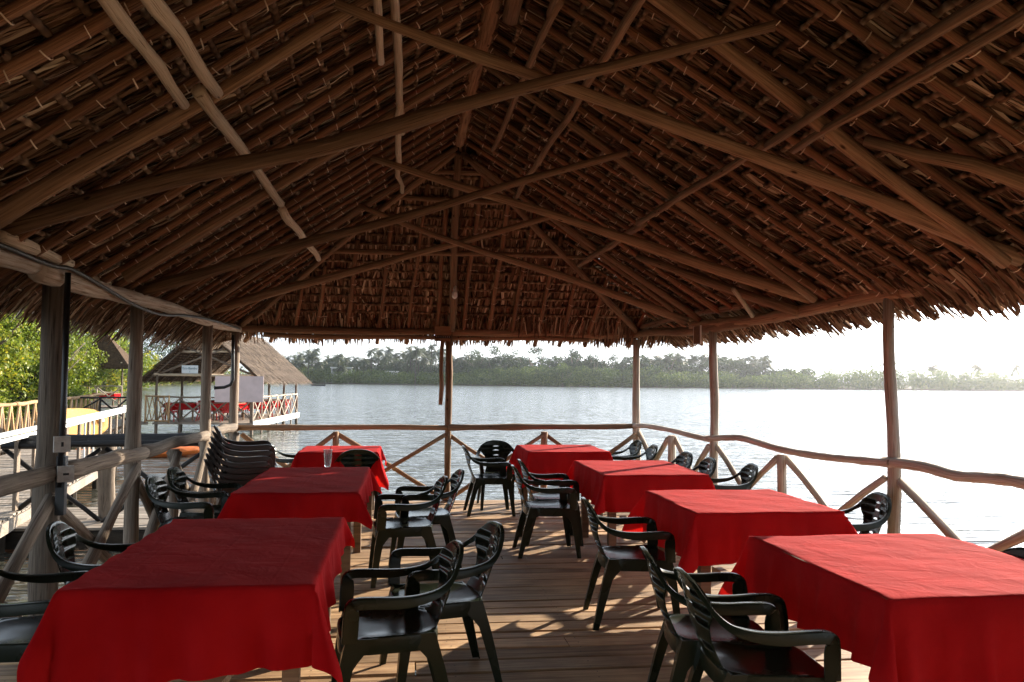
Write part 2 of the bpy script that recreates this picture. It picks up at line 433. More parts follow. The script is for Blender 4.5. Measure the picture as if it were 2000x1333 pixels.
# ------------------------------------------------------------------ pole builder
def wpath(a, b, wob, seg=.3, bend=None):
    a, b = Vector(a), Vector(b); d = b-a; n = max(2, int(d.length/seg)+1)
    s1 = d.cross(Vector((0, 0, 1)))
    if s1.length < 1e-3: s1 = Vector((1, 0, 0))
    s1.normalize(); s2 = d.normalized().cross(s1)
    c = [(random.uniform(-1, 1), random.uniform(.5, 1)/(k+1), random.random()*6) for k in range(4)]
    c2 = [(random.uniform(-1, 1), random.uniform(.5, 1)/(k+1), random.random()*6) for k in range(4)]
    out = []
    for i in range(n+1):
        t = i/n; e = math.sin(PI*t)
        f1 = sum(q[0]*q[1]*math.sin((k+1)*PI*t*1.3+q[2]) for k, q in enumerate(c))
        f2 = sum(q[0]*q[1]*math.sin((k+1)*PI*t*1.3+q[2]) for k, q in enumerate(c2))
        p = a + d*t + s1*f1*wob*min(1, e*2) + s2*f2*wob*min(1, e*2)
        if bend is not None: p += Vector(bend)*e
        out.append(p)
    return out
def pole(name, a, b, ra, rb, mat, parent, wob=.02, n=8, seg=.3, bend=None, w=True, **k):
    pts = wpath(a, b, wob, seg, bend); m = len(pts)-1
    rad = [(ra+(rb-ra)*i/m)*(1+random.uniform(-.09, .09)+(.14 if random.random() < .12 else 0)) for i in range(m+1)]
    ph = random.random()*6
    mb = MB(); mb.tube(pts, rad, n, flat=lambda ang, L: 1+.07*math.sin(2*ang+ph+L*.6)+.04*math.sin(3*ang-ph+L))
    return mb.build(name, mat, parent, True, w=w, **k)

# ================================================================== LARGE STRUCTURE
# water and land
def sheet(name, x0, x1, y0, y1, z, mat, nx=2, ny=2):
    xs = np.linspace(x0, x1, nx); ys = np.linspace(y0, y1, ny)
    X, Y = np.meshgrid(xs, ys); V = np.stack([X.ravel(), Y.ravel(), np.full(X.size, z)], 1)
    Fq = [(j*nx+i, j*nx+i+1, (j+1)*nx+i+1, (j+1)*nx+i) for j in range(ny-1) for i in range(nx-1)]
    o = link(name, np_mesh(name, V, np.array(Fq)), mat); return o
tag(sheet('river', -1500, 1500, -600, 1900, DW, M['water']), kind='structure')
SH = [(-700, 34), (-350, 38), (0, 44), (150, 60), (230, 105), (300, 208), (450, 262), (600, 322), (900, 302), (1200, 283), (1600, 281), (2000, 281), (2600, 272), (3600, 262)]
def shore_pt(px, extra=0.0):
    xs = [s[0] for s in SH]; ds = [s[1] for s in SH]
    d = float(np.interp(px, xs, ds))+extra
    v = fw + RV*(px-CXP)/F_PX
    return np.array([v[0]*d, v[1]*d])
pxs = np.linspace(-700, 3600, 90)
rows = []
for ex, z in ((0, DW-.1), (3, DW+.25), (40, DW+.5), (160, DW+1.2), (700, DW+1.5)):
    rows.append([(*shore_pt(p, ex*(1 if p > 200 else .5)), z+(.1*math.sin(p*.05) if ex else 0)) for p in pxs])
V = np.array(rows).reshape(-1, 3); n = len(pxs)
Fq = np.array([(j*n+i, j*n+i+1, (j+1)*n+i+1, (j+1)*n+i) for j in range(4) for i in range(n-1)])
tag(link('far_shore_ground', np_mesh('far_shore_ground', V, Fq), M['mud']), kind='structure')

# ---- deck
mb = MB()
for x in np.linspace(XL+.1, XR-.1, 8): mb.box((x, (Y0+YB)/2, -.10), (.09, YB-Y0, .14))
deck = mb.build('deck', M['table_wood'], kind='structure')
y = Y0; k = 0
while y < YB-.05:
    w = random.choice((random.uniform(.15, .2), random.uniform(.17, .22), random.uniform(.11, .15))); segs = [(XL-.12+random.uniform(-.03, .03), xr(y)+.14+random.uniform(-.03, .03))]
    if k % 3 == 1 or random.random() < .2:
        c = random.uniform(-.8, 2.2); a, b = segs[0]; segs = [(a, c-.004), (c+.004, b)]
    for a, b in segs:
        m_ = max(2, int((b-a)/.5)); P = MB(); zt = random.uniform(-.004, .003); til = random.uniform(-.003, .003)
        e0 = [random.uniform(-.003, .003) for _ in range(m_+1)]; e1 = [random.uniform(-.003, .003) for _ in range(m_+1)]
        for i in range(m_+1):
            x = (a-b)/2+(b-a)*i/m_
            zz = random.uniform(-.0015, .0015)
            ya, yb2 = -w/2+e0[i], w/2+e1[i]; bv = .006
            for (yy, z_) in ((ya, -.034), (ya, zt-bv+zz-til), (ya+bv, zt+zz-til), (yb2-bv, zt+zz+til), (yb2, zt-bv+zz+til), (yb2, -.034)):
                P.v.append((x, yy, z_))
            if i:
                b0 = (i-1)*6
                for q in range(6): P.f.append((b0+q, b0+6+q, b0+6+(q+1) % 6, b0+(q+1) % 6))
        P.f.append((0, 1, 2, 3, 4, 5)); e = m_*6; P.f.append((e+5, e+4, e+3, e+2, e+1, e))
        o = P.build('plank', M['plank'], deck)
        o.location = ((a+b)/2, y+w/2, 0)
    y += w+random.uniform(.006, .016); k += 1
mb = MB(); yn = 2.4
while yn < YB-.1:
    for x in np.linspace(XL+.1, XR-.1, 8):
        x_ = x+random.uniform(-.015, .015); b = len(mb.v)
        if x_ > xr(yn): continue
        for k in range(6): mb.v.append((x_+.005*math.cos(k*PI/3), yn+.005*math.sin(k*PI/3), .0065))
        mb.f.append(tuple(range(b, b+6)))
    yn += .082
mb.build('nail_heads', M['slot'], deck, kind='stuff')
mb = MB()
for yy in np.arange(Y0+.5, YB+.1, 1.9):
    for x in (XL+.05, .5, XR-.05): mb.tube([(x, yy, -.17), (x, yy, -2)], .07, 7)
mb.build('pile', M['dark_pile'], deck, kind='stuff')
MB().box(((XL+XR)/2, (Y0-10.5)/2, -.02), (XR-XL+.2, 10.5+Y0-.01, .04)).build('deck_landing', M['plank'], kind='structure')

# ---- pavilion frame
pav = empty('thatched_pavilion', ((XL+XR)/2, YB, 0), 0, 'large open thatched restaurant pavilion with pole rafters and palm leaf roof overhead', 'pavilion')
LP = [(-10, 8), (-7.2, 8), (-4.3, 8), (-1.5, 10), (2.6, 10), (5.2, 9), (6.74, 8), (9.06, 8), (10.54, 8)]
for yy, _ in LP:
    pole('post', (XL, yy, -1.6), (XL+random.uniform(-.01, .01), yy, 2.10), (.076 if yy < 6 else .056), (.066 if yy < 6 else .046), M['post'], pav, .018, 10, .25)
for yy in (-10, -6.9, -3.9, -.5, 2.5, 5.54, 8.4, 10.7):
    pole('post', (xr(yy)+.02, yy, -1.6), (xr(yy), yy, 2.10+(.06 if yy < 6 else 0)), .050, .042, M['white_glare_pole'], pav, .045, 10, .25)  # paler than the left posts: sun glare painted into the colour
pole('post', (.54, YB, -1.6), (.55, YB, 2.12), .05, .045, M['pole'], pav, .02, 9, .25)
pole('batten', (.45, YB-.07, 1.22), (.47, YB-.07, 2.12), .028, .03, M['pole'], pav, .012, 6)
# plates
pole('wall_plate', (XL, -1.8, 2.14), (XL-.01, 4.98, 2.16), .062, .055, M['white_glare_pole'], pav, .03, 9)
pole('wall_plate', (XL+.02, 4.9, 2.13), (XL+.02, YB+.12, 2.14), .060, .042, M['white_glare_pole'], pav, .03, 9)
pole('wall_plate', (XL-.07, 4.3, 2.18), (XL-.06, 6.2, 2.20), .05, .045, M['peeled'], pav, .015, 8)
pole('wall_plate', (XL-.1, YB, 2.16), (.6, YB+.02, 2.15), .048, .04, M['pole'], pav, .03, 9)
pole('wall_plate', (.5, YB+.03, 2.15), (xr(YB)+.1, YB+.12, 2.17), .048, .05, M['pole'], pav, .03, 9)
pole('wall_plate', (XL+.3, YB+.08, 2.08), (2.4, YB+.1, 2.08), .03, .03, M['pole'], pav, .03, 7)
def crooked(name, pts, r, mat, t):
    pts = [Vector(p) for p in pts]; out = []
    for i in range(len(pts)-1):
        for k in range(5):
            q = k/5
            p0, p1, p2, p3 = pts[max(i-1, 0)], pts[i], pts[i+1], pts[min(i+2, len(pts)-1)]
            out.append(.5*((2*p1)+(p2-p0)*q+(2*p0-5*p1+4*p2-p3)*q*q+(3*p1-p0-3*p2+p3)*q**3))
    out.append(pts[-1])
    mb = MB(); mb.tube(out, [r*(1+random.uniform(-.08, .08)) for _ in out], 10, flat=lambda a, L: 1+.06*math.sin(2*a+L))
    return mb.build(name, mat, t, True, w=True)
def XW(l, o=0): return [(xr(y)+o, y, z) for y, z in l]
crooked('wall_plate', XW([(11.0, 2.17), (10.0, 2.16), (9.0, 2.11), (8.3, 2.12), (7.6, 2.13)]), .055, M['pole'], pav)
crooked('wall_plate', XW([(8.9, 2.17), (8.0, 2.15), (7.25, 2.14), (6.4, 2.17), (5.6, 2.20), (5.2, 2.20)]), .058, M['pole'], pav)
crooked('wall_plate', XW([(6.0, 2.26), (5.3, 2.26), (4.7, 2.23), (4.2, 2.22), (2.5, 2.2), (-.5, 2.2), (-5, 2.2), (-10.4, 2.2)], -.01), .065, M['pole'], pav)
crooked('wall_plate', XW([(10.8, 2.24), (9.4, 2.30), (8.0, 2.30), (6.6, 2.28), (5.0, 2.33)], .03), .035, M['pole'], pav)
crooked('wall_plate', XW([(5.7, 2.15), (5.1, 2.15), (4.7, 2.17)], .12), .028, M['pole'], pav)
# ridge
pole('ridge_pole', (XC, YP-.1, ZR-.02), (XC+.03, 4.0, ZR), .05, .055, M['pole'], pav, .02, 9)
pole('ridge_pole', (XC+.12, 5.2, ZR-.12), (XC, Y0, ZR-.03), .05, .055, M['pole'], pav, .02, 9)
def V3(p): return tuple(float(q) for q in p)
# scissor beams: from each wall plate up across to the opposite slope
for a, b, r1, r2 in (((XL, 4.51, 2.30), on(PR, 1512, 50, .1), .052, .022), ((XR, 4.16, 2.25), on(PL, 655, 8, .1), .046, .022),
                     ((XL, 6.73, 2.21), on(PR, 1225, 298, .1), .050, .025), ((XR-.02, 6.5, 2.24), on(PL, 725, 308, .1), .050, .025),
                     ((XL, 9.11, 2.25), on(PR, 1095, 418, .1), .045, .028), ((xr(9.1), 9.1, 2.24), on(PL, 700, 402, .1), .046, .026),
                     ((XL, 1.7, 2.28), (1.6, 1.0, 3.13), .06, .045), ((XR, 1.2, 2.2), (-.35, 1.1, 3.3), .06, .045)):
    pole('scissor_beam', V3(a), V3(b), r1, r2, M['pole'], pav, .035, 10, .25)
# principal rafters
def slope(P, x, Y, off):      # point on slope plane at lateral x, depth Y, `off` below it
    a, n = P
    z = a[2] - (n[0]*(x-a[0]))/n[2] if P is not PH else a[2]-(n[1]*(Y-a[1]))/n[2]
    return (x+n[0]*off, Y+n[1]*off, z+n[2]*off)
for yl in (3.95, 5.85, 8.05, 1.2, -.9):
    pole('principal_rafter', slope(PL, XL+.12, yl, .11), slope(PL, XC-.1, yl+.08, .1), .045 if yl < 5 else .036, .026, M['pole'], pav, .02, 9)
    yq = yl+.1 if yl < 5 else yl+(.3 if yl < 7 else .6)
    pole('principal_rafter', slope(PR, XR-.12, yq, .11), slope(PR, XC+.1, yq-.2, .1), .041 if yl < 5 else .036, .03, M['pole'], pav, .02, 9)
# hip rafters
pole('hip_rafter', (XL+.05, YB-.05, ZP-.02), (XC-.04, YP, ZR-.1), .042, .03, M['pole'], pav, .02, 9)
pole('hip_rafter', (xr(YB)-.02, YB-.02, ZP-.02), (XC+.04, YP, ZR-.1), .042, .03, M['pole'], pav, .02, 9)
pole('hip_rafter', (XL+.25, YB-.3, ZP+.05), (XC-.15, YP-.15, ZR-.18), .028, .022, M['pole'], pav, .03, 8)
pole('hip_rafter', (XR-.42, YB-1.7, ZP+.12), (XC+.15, YP-.1, ZR-.2), .028, .022, M['pole'], pav, .03, 8)
pole('king_pole', (.58, YB-.03, 2.18), (XC, YP+.03, ZR-.1), .048, .04, M['pole'], pav, .02, 9)
pole('king_pole', (.40, YB+.02, 2.2), slope(PH, .42, 9.0, .04), .028, .024, M['rafter'], pav, .02, 7)
# longitudinal purlins
for X, off, segs, mat, r, P in ((-1.06, .15, ((2.3, 3.83),), 'peeled', .027, PL), (-1.03, .16, ((3.75, 6.15), (6.3, 8.95)), 'peeled', .031, PL), (-.955, .17, ((2.0, 3.86),), 'peeled', .028, PL),
                           (-.16, .15, ((3.0, 6.3), (5.6, 7.3), (7.1, 8.3)), 'peeled', .025, PL), (-.235, .15, ((1.4, 4.7),), 'peeled', .02, PL),
                           (2.09, .15, ((.5, 4.5), (4.4, 6.9), (6.8, 9.5)), 'pole', .028, PR), (2.17, .14, ((1.5, 4.3),), 'pole', .026, PR),
                           (1.22, .15, ((2.0, 4.9), (4.8, 8.5)), 'pole', .028, PR), (.88, .15, ((1.6, 4.6), (4.4, 7.5)), 'pole', .025, PR)):
    for a, b in segs:
        pole('purlin', slope(P, X+random.uniform(-.02, .02), a, off), slope(P, X+random.uniform(-.03, .03), b, off), r, r*.9, M[mat], pav, .022, 8, .25)
for Yh, x0, x1 in ((9.62, -.95, 2.1), (9.02, -.3, 1.4), (8.75, 0.1, .95)):
    pole('purlin', slope(PH, x0, Yh, .06), slope(PH, x1, Yh, .06), .03, .026, M['pole'], pav, .02, 7)
pole('purlin', V3(on(PR, 1690, 275, .12)), V3(on(PR, 2010, 362, .1)), .03, .035, M['pole'], pav, .03, 7)
pole('purlin', V3(on(PR, 1245, 502, .09)), V3(on(PR, 1560, 610, .09)), .035, .045, M['pole'], pav, .02, 7)
pole('brace', V3(on(PR, 1432, 565, .14)), V3(on(PR, 1470, 617, .14)), .022, .02, M['peeled'], pav, .005, 6)
pole('brace', V3(on(PL, 0, 462, .0)), V3((XL+.0, 5.4, 2.24)), .04, .035, M['peeled'], pav, .01, 7)

# ---- rafters
OVER = .34
def hipY(x):  # depth where the side slopes meet the hip slope
    return YP + (YB-YP)*(abs(x-XC)/((XC-XL) if x < XC else (XR-XC)))
ties = []     # (position, slope id)
def rafter(P, p0, p1, r):
    pole('rafter', p0, p1, r, r*.8, M['rafter'], pav, .022, 6, .32)
yy = Y0+.1
side_raf = {0: [], 1: []}
for sid, (P, xp) in enumerate(((PL, XL), (PR, XR))):
    yy = Y0+.1
    sg = -1 if xp < XC else 1
    while yy < YB+.25:
        # clip top where it meets the hip
        xt = XC+sg*.02
        if yy > YP:
            xt = XC+sg*max(.05, (yy-YP)/(YB-YP)*abs(xp-XC))
        xb = xp+sg*OVER
        if abs(xb-xt) > .35:
            dy = random.uniform(-.05, .05)
            rafter(P, slope(P, xb, yy+dy, 0), slope(P, xt, yy-dy, 0), random.uniform(.021, .031))
            side_raf[sid].append((yy, dy, xb, xt))
        yy += random.uniform(.25, .32)
hip_raf = []
for x in (-2.3, -1.99, -1.67, -1.39, -1.11, -.72, -.33, .05, .74, 1.07, 1.37, 1.72, 2.05, 2.4, 2.72, 3.0, 3.3):
    fr = 1-abs(x-XC)/((XC-XL) if x < XC else (XR-XC))
    fr = max(-.1, fr)
    yt = YB-(YB-YP)*fr
    lean = -.12 if x < XC else -.05
    xt = x + (.16 if x < XC else .06)
    rafter(PH, slope(PH, x+lean*.3, YB+OVER*.75, 0), slope(PH, xt, yt+.03, 0), random.uniform(.024, .032))
    hip_raf.append((x, xt, yt))

# ---- thatch: leaf strips hung from ribs, course by course
def thatch(P, sdir, ddir, org, ncourse, dt, srange, lw, ll, seed, up=.035, dens=1.5, leafdir=1.0, tws=.55):
    """sdir: along the eave, ddir: down the slope, org: point at ridge line; srange(t)->(s0,s1). returns leaf V,F,rnd and rib V,F,rnd"""
    R = np.random.default_rng(seed)
    nrm = -P[1]
    sd, dd = np.array(sdir, float), np.array(ddir, float)
    LV, LR, RV_, RR, RF = [], [], [], [], []
    for c in range(ncourse):
        t = (c+.3)*dt
        s0, s1 = srange(t)
        if s1-s0 < .1: continue
        # ribs: overlapping tiles
        tiles = []
        s = s0-.2*R.random()
        while s < s1:
            L = R.uniform(.45, .62); tiles.append((s, s+L, R.normal(.010, .008), R.uniform(.004, .02), R.random()*.25)); s += L*R.uniform(.78, .93)
        for (a, b, tt, hh, tr) in tiles:
            a_, b_ = max(a, s0), min(b, s1)
            if b_-a_ < .08: continue
            # rib: six-sided stick wound with leaf, slightly tilted
            m = 14; rr = R.uniform(.012, .017); b0 = sum(len(q) for q in RV_)
            ring = []
            for i in range(m+1):
                f = i/m; p = org + sd*(a_+(b_-a_)*f) + dd*(t+tt*(f-.5)) + nrm*(.046+hh*f-.004)
                for q in range(6):
                    an = q*PI/3; r_ = rr*(1+.12*R.random()+(.28 if i % 2 else 0))
                    ring.append(p + dd*math.cos(an)*r_ + nrm*math.sin(an)*r_)
            RV_.append(np.array(ring)); RR.append(np.full(len(ring), .3+.5*R.random())+np.repeat(np.where(np.arange(m+1) % 2, .22, -.25), 6)+R.uniform(-.15, .15, len(ring)))
            for i in range(m):
                for q in range(6): RF.append((b0+i*6+q, b0+i*6+(q+1) % 6, b0+(i+1)*6+(q+1) % 6, b0+(i+1)*6+q))
            # leaves hanging from it
            nl = int((b_-a_)/lw*dens)
            f = R.random(nl); ss = a_+(b_-a_)*f; tt_ = t+tt*(f-.5)
            fan = R.normal(0, .11, nl) + (f-.5)*.15; le = ll*R.uniform(.75, 1.15, nl)
            h0 = .046+hh*f + R.uniform(-.008, .014, nl)
            rise = up*R.uniform(.5, 1.6, nl); wv = lw*R.uniform(.5, 1.1, nl); tw = R.normal(0, tws, nl)
            sag = R.normal(-.006, .010, nl)
            segs = []
            for g in (0, .35, .7, 1.0):
                w_ = wv*(1.0 if g < .8 else .45)
                cx = ss + np.sin(fan)*le*g; cy = tt_ + np.cos(fan)*le*g; cz = h0 + rise*g*1.2 + sag*math.sin(PI*g)
                off_s = np.cos(tw)*w_/2; off_n = np.sin(tw)*w_/2
                for sgn in (-1, 1):
                    segs.append(org + np.outer(cx+sgn*off_s, sd) + np.outer(cy, dd) + np.outer(cz+sgn*off_n, nrm))
            A = np.stack(segs, 1)   # nl,8,3
            LV.append(A.reshape(-1, 3)); LR.append(np.repeat(np.clip(R.normal(.45, .24, nl)+tr-.1, 0, 1), 8))
    LV = np.concatenate(LV); LR = np.concatenate(LR)
    nl = len(LV)//8; base = (np.arange(nl)*8)[:, None]
    LF = np.concatenate([base+np.array([[0, 1, 3, 2]])+2*g for g in range(3)])
    return (LV, LF, LR), (np.concatenate(RV_), np.array(RF), np.clip(np.concatenate(RR), 0, 1))
def unit(v): v = np.array(v, float); return v/np.linalg.norm(v)
TH = []
dl = unit((XL-XC, 0, ZP-ZR)); dr = unit((XR-XC, 0, ZP-ZR)); dh = unit((0, YB-YP, ZP-ZR))
lenL = math.hypot(XC-XL, ZR-ZP); lenR = math.hypot(XR-XC, ZR-ZP); lenH = math.hypot(YB-YP, ZR-ZP)
org = np.array([XC, 0, ZR])
DT = .165
def sr_side(L): return lambda t: (Y0, YP+(YB-YP)*t/L+.05)
TH.append(thatch(PL, (0, 1, 0), dl, org, int((lenL+OVER*.8)/DT), DT, sr_side(lenL), .016, .40, 1))
TH.append(thatch(PR, (0, 1, 0), dr, org, int((lenR+OVER*.25)/DT), DT, sr_side(lenR), .018, .40, 2, dens=1.4))
orgh = np.array([XC, YP, ZR])
TH.append(thatch(PH, (1, 0, 0), dh, orgh, int((lenH+OVER*.3)/.14), .14, lambda t: (-(XC-XL)*t/lenH-.05, (XR-XC)*t/lenH+.05), .024, .34, 3, up=.02, dens=1.9, tws=.3))
# eave fringe: ragged hanging leaves along the overhang
def fringe(org, sd, dd, nrm, s0, s1, lw, n, seed, drop=.08, ll=.36):
    R = np.random.default_rng(seed)
    sd, dd, nrm = map(lambda q: np.array(q, float), (sd, dd, nrm))
    f = R.random(n); ss = s0+(s1-s0)*f
    lump = .05*np.sin(ss*3.1+seed)+.03*np.sin(ss*9.7)+.025*np.sin(ss*23+2)
    le = ll*R.uniform(.72, 1.0, n)+lump*.7; lng = R.random(n) > .988; le = le+lng*R.uniform(.05, .14, n)
    fan = R.normal(0, .12, n)+.10*np.sin(ss*6+seed); h0 = R.uniform(-.01, .10, n); wv = lw*R.uniform(.5, 1.2, n); tw = R.normal(0, .7, n)
    st = R.uniform(-.42, -.16, n); seg = []
    for g in (0, .4, .75, 1.0):
        w_ = wv*(1 if g < .5 else (.9 if g < .9 else .5))
        cx = ss+np.sin(fan)*le*g; cy = st+np.cos(fan)*le*g*.9
        P0 = org + np.outer(cx, sd)+np.outer(cy, dd)+np.outer(h0, nrm); P0[:, 2] -= drop*g*g*R.uniform(.6, 1.3, n)
        for sgn in (-1, 1): seg.append(P0+np.outer(sgn*np.cos(tw)*w_/2, sd)+np.outer(sgn*np.sin(tw)*w_/2, nrm))
    A = np.stack(seg, 1).reshape(-1, 3); b = (np.arange(n)*8)[:, None]
    return A, np.concatenate([b+np.array([[0, 1, 3, 2]])+2*g for g in range(3)]), np.repeat(np.clip(R.normal(.5, .25, n), 0, 1), 8)
eL = org + dl*(lenL+OVER*1.22); eR = org+dr*(lenR+OVER*.85); eH = orgh+dh*(lenH+OVER*.62)
FR = [fringe(eL, (0, 1, 0), dl, -PL[1], Y0, YB+.5, .02, 5600, 11), fringe(eR, (0, 1, 0), dr, -PR[1], Y0, YB+.3, .024, 6500, 12, .06, .33),
      fringe(eH, (1, 0, 0), dh, -PH[1], -(XC-XL)-.6, (XR-XC)+.6, .02, 3600, 13, .07, .31)]
def join(parts):
    Vs, Fs, Rs, b = [], [], [], 0
    for v, f, r in parts: Vs.append(v); Fs.append(f+b); Rs.append(r); b += len(v)
    return np.concatenate(Vs), np.concatenate(Fs), np.concatenate(Rs)
for nm, parts, mt in (('thatch', [a for a, _ in TH], 'thatch'), ('thatch_fringe', FR, 'thatch'), ('thatch_ribs', [b for _, b in TH], 'rib')):
    v, f, r = join(parts)
    wparent(link(nm, np_mesh(nm, v, f, r), M[mt], kind='stuff'), pav)
# closed roof skin over the leaves
mb = MB()
def sk(P, pts, th=.05, o=.16):
    b = len(mb.v); n = -P[1]
    for q in (o, o+th):
        for p in pts: mb.v.append(tuple(np.array(p)+n*q))
    k = len(pts); mb.f.append(tuple(b+i for i in range(k))); mb.f.append(tuple(b+k+i for i in range(k))[::-1])
    for i in range(k): mb.f.append((b+i, b+(i+1) % k, b+k+(i+1) % k, b+k+i))
e = .27
YE = -10.5
sk(PL, [(XC+.1, YE, ZR+.07), (XC+.1, YP+.1, ZR+.07), tuple(org+dl*(lenL+e)+np.array([0, YB+e*.8, 0])), tuple(org+dl*(lenL+e)+np.array([0, YE, 0]))])
sk(PR, [(XC-.1, YE, ZR+.07), (XC-.1, YP+.1, ZR+.07), tuple(org+dr*(lenR+e)+np.array([0, YB+e*.8, 0])), tuple(org+dr*(lenR+e)+np.array([0, YE, 0]))])
hb = orgh+dh*(lenH+e*.8)
sk(PH, [tuple(orgh-dh*.1), (XL-e*.9, hb[1], hb[2]), (XR+e*.9, hb[1], hb[2])])
mb.build('thatch_core', M['backing'], pav, w=True)
# palm fibre ties where rafters cross ribs
TV, TF, TRn = [], [], []
def tie(c, along, across, nrm_dn, r):
    b = len(TV); w = random.uniform(.0035, .007); sk_ = random.uniform(-.5, .5)
    pts = []
    R_ = r+.006
    for an in (-1.5, -.75, 0, .75, 1.5):
        p = c + across*math.sin(an)*R_*(1.15) + nrm_dn*math.cos(an)*R_ + along*sk_*an*.018
        pts.append(p)
    if random.random() < .5: pts[-1] = pts[-1]+across*random.uniform(.0, .05)-along*random.uniform(-.03, .03)
    for p in pts:
        for s in (-1, 1): TV.append(p+along*s*w/2)
    for i in range(4): TF.append((b+2*i, b+2*i+1, b+2*i+3, b+2*i+2))
    TRn.extend([random.random()]*10)
for sid, (P, d_, L_) in enumerate(((PL, dl, lenL), (PR, dr, lenR))):
    for (yr, dy, xb, xt) in side_raf[sid]:
        a = np.array(slope(P, xb, yr+dy, 0)); b = np.array(slope(P, xt, yr-dy, 0)); D = unit(b-a); LL = np.linalg.norm(b-a)
        t0 = np.linalg.norm(b-org-np.array([0, b[1], 0]))
        for c in range(int(LL/DT)):
            q = a + D*(LL-(c+.3)*DT-.02)
            tie(q+P[1]*.004, D, np.array([0, 1., 0]), P[1], .026)
for (x, xt, yt) in hip_raf:
    a = np.array(slope(PH, x, YB+.3, 0)); b = np.array(slope(PH, xt, yt, 0)); D = unit(b-a)
    for c in range(int(np.linalg.norm(b-a)/.28)): tie(a+D*c*.28, D, np.array([1., 0, 0]), PH[1], .028)
wparent(link('palm_fibre_ties', np_mesh('ties', np.array(TV), np.array(TF), np.array(TRn)), M['tie'], kind='stuff'), pav)

# unseen board wall, added behind the viewer to block light from there
mb = MB(); x = XL
while x < XR:
    w = random.uniform(.13, .17); zt = min(ZR-.15, 2.15+min(x-XL, XR-x)*.6+.05); mb.box((x+w/2, -3.6+random.uniform(-.004, .004), zt/2), (w-.008, .03, zt)); x += w
mb.build('added_shade_wall', M['table_wood'], pav, w=True)
# ---- railings
def railing(pts, zt, label, mat, brace_mat, name='log_railing', rr=.045, br=.032, base=0.0, stubs=None, zb=.02, group=None, rails=None, sides=8):
    """pts: ground points; main posts where stubs flag is False"""
    t = empty(name, (pts[0][0], pts[0][1], base), 0, label, 'railing', group)
    for i in range(len(pts)):
        if stubs is None or stubs[i]:
            pole('stub_post', (*pts[i], base-.15), (*pts[i], base+zt-rr), .045, .042, brace_mat, t, .01, sides)
    for i in range(len(pts)-1):
        a, b = np.array(pts[i], float), np.array(pts[i+1], float); d = unit(b-a); nn = np.array([-d[1], d[0]])*.035
        a1 = a+d*.02; b1 = b-d*.02
        pole('brace', (*(a1+nn), base+zt-.08), (*(b1+nn), base+zb), br, br*.9, brace_mat, t, .012, 7)
        pole('brace', (*(a1-nn), base+zb), (*(b1-nn), base+zt-.08), br, br*.9, brace_mat, t, .012, 7)
    return t
t = railing([(XL, 2.6), (XL, 3.9), (XL, 5.2), (XL, 6.74), (XL, 7.9), (XL, 9.06), (XL, 9.8), (XL, 10.54)], .93, 'weathered log railing along the left side of the deck', M['post'], M['post'], stubs=[0, 1, 0, 0, 1, 0, 1, 0], br=.042)
for a, b in (((XL+.03, 2.4, .98), (XL+.03, 5.22, .98)), ((XL+.02, 5.25, .97), (XL+.08, 6.72, .955)), ((XL+.02, 6.78, .95), (XL, 9.05, .93)), ((XL, 9.05, .93), (XL, 10.6, .93))):
    pole('rail', a, b, .058, .05, M['post'], t, .02, 10, .25)
t = railing([(XL+.05, YB), (-.85, YB), (.54, YB), (1.80, YB), (xr(YB)-.02, YB+.06)], .92, 'reddish log railing across the far end of the deck', M['pole'], M['pole'], stubs=[0, 1, 0, 1, 0], br=.03)
pole('rail', (XL, YB-.02, .92), (.55, YB-.04, .93), .034, .032, M['pole'], t, .015, 8)
pole('rail', (.55, YB-.04, .93), (xr(YB), YB+.08, .95), .036, .034, M['pole'], t, .03, 8)
t = railing([(xr(y_), y_) for y_ in (10.7, 9.5, 8.4, 7.02, 5.54, 4.0, 2.5)], .95, 'crooked log railing with painted-on sun glare along the open right side of the deck', M['white_glare_pole'], M['white_glare_pole'], stubs=[0, 1, 0, 1, 0, 1, 0], br=.031)  # pale tone of braces and rails is painted sun glare
crooked('rail', XW([(10.75, .95), (10.2, .975), (9.4, .97), (8.9, .95), (8.4, .935)], -.04), .030, M['white_glare_pole'], t)
crooked('rail', XW([(8.5, .94), (8.0, .985), (7.65, 1.0), (7.0, .955), (6.4, .95), (5.9, .965), (5.5, .98)], -.03), .032, M['white_glare_pole'], t)
crooked('rail', XW([(5.6, .985), (5.2, .99), (4.89, .965), (4.64, .98), (4.37, .985), (3.9, .95), (3.4, .97), (2.5, .96)], -.01), .037, M['white_glare_pole'], t)

# ================================================================== TABLES AND CLOTHS
def make_table(x0, x1, y0, y1, label):
    cx, cy = (x0+x1)/2, (y0+y1)/2; w, l = x1-x0, y1-y0
    t = empty('table', (cx, cy, 0), 0, label, 'table', 'wooden tables under red cloths')
    mb = MB(); nb = 6
    for i in range(nb): mb.box((-w/2+w*(i+.5)/nb, 0, .725), (w/nb-.004, l-.02, .025))
    mb.build('tabletop', M['table_wood'], t)
    for sx in (-1, 1):
        for sy in (-1, 1): MB().box((sx*(w/2-.09), sy*(l/2-.10), .355), (.065, .065, .71)).build('leg', M['table_wood'], t)
    for sx in (-1, 1): MB().box((sx*(w/2-.09), 0, .665), (.03, l-.28, .08)).build('apron', M['table_wood'], t)
    for sy in (-1, 1): MB().box((0, sy*(l/2-.10), .668), (w-.26, .03, .075)).build('apron', M['table_wood'], t)
    MB().box((0, 0, .18), (.06, l-.28, .06)).build('stretcher', M['table_wood'], t)
    MB().bar((-.1, -l/2+.12, .16), (w/2-.14, -l/2+.12, .62), .05, .05).build('diagonal_brace', M['table_wood'], t)
    return t
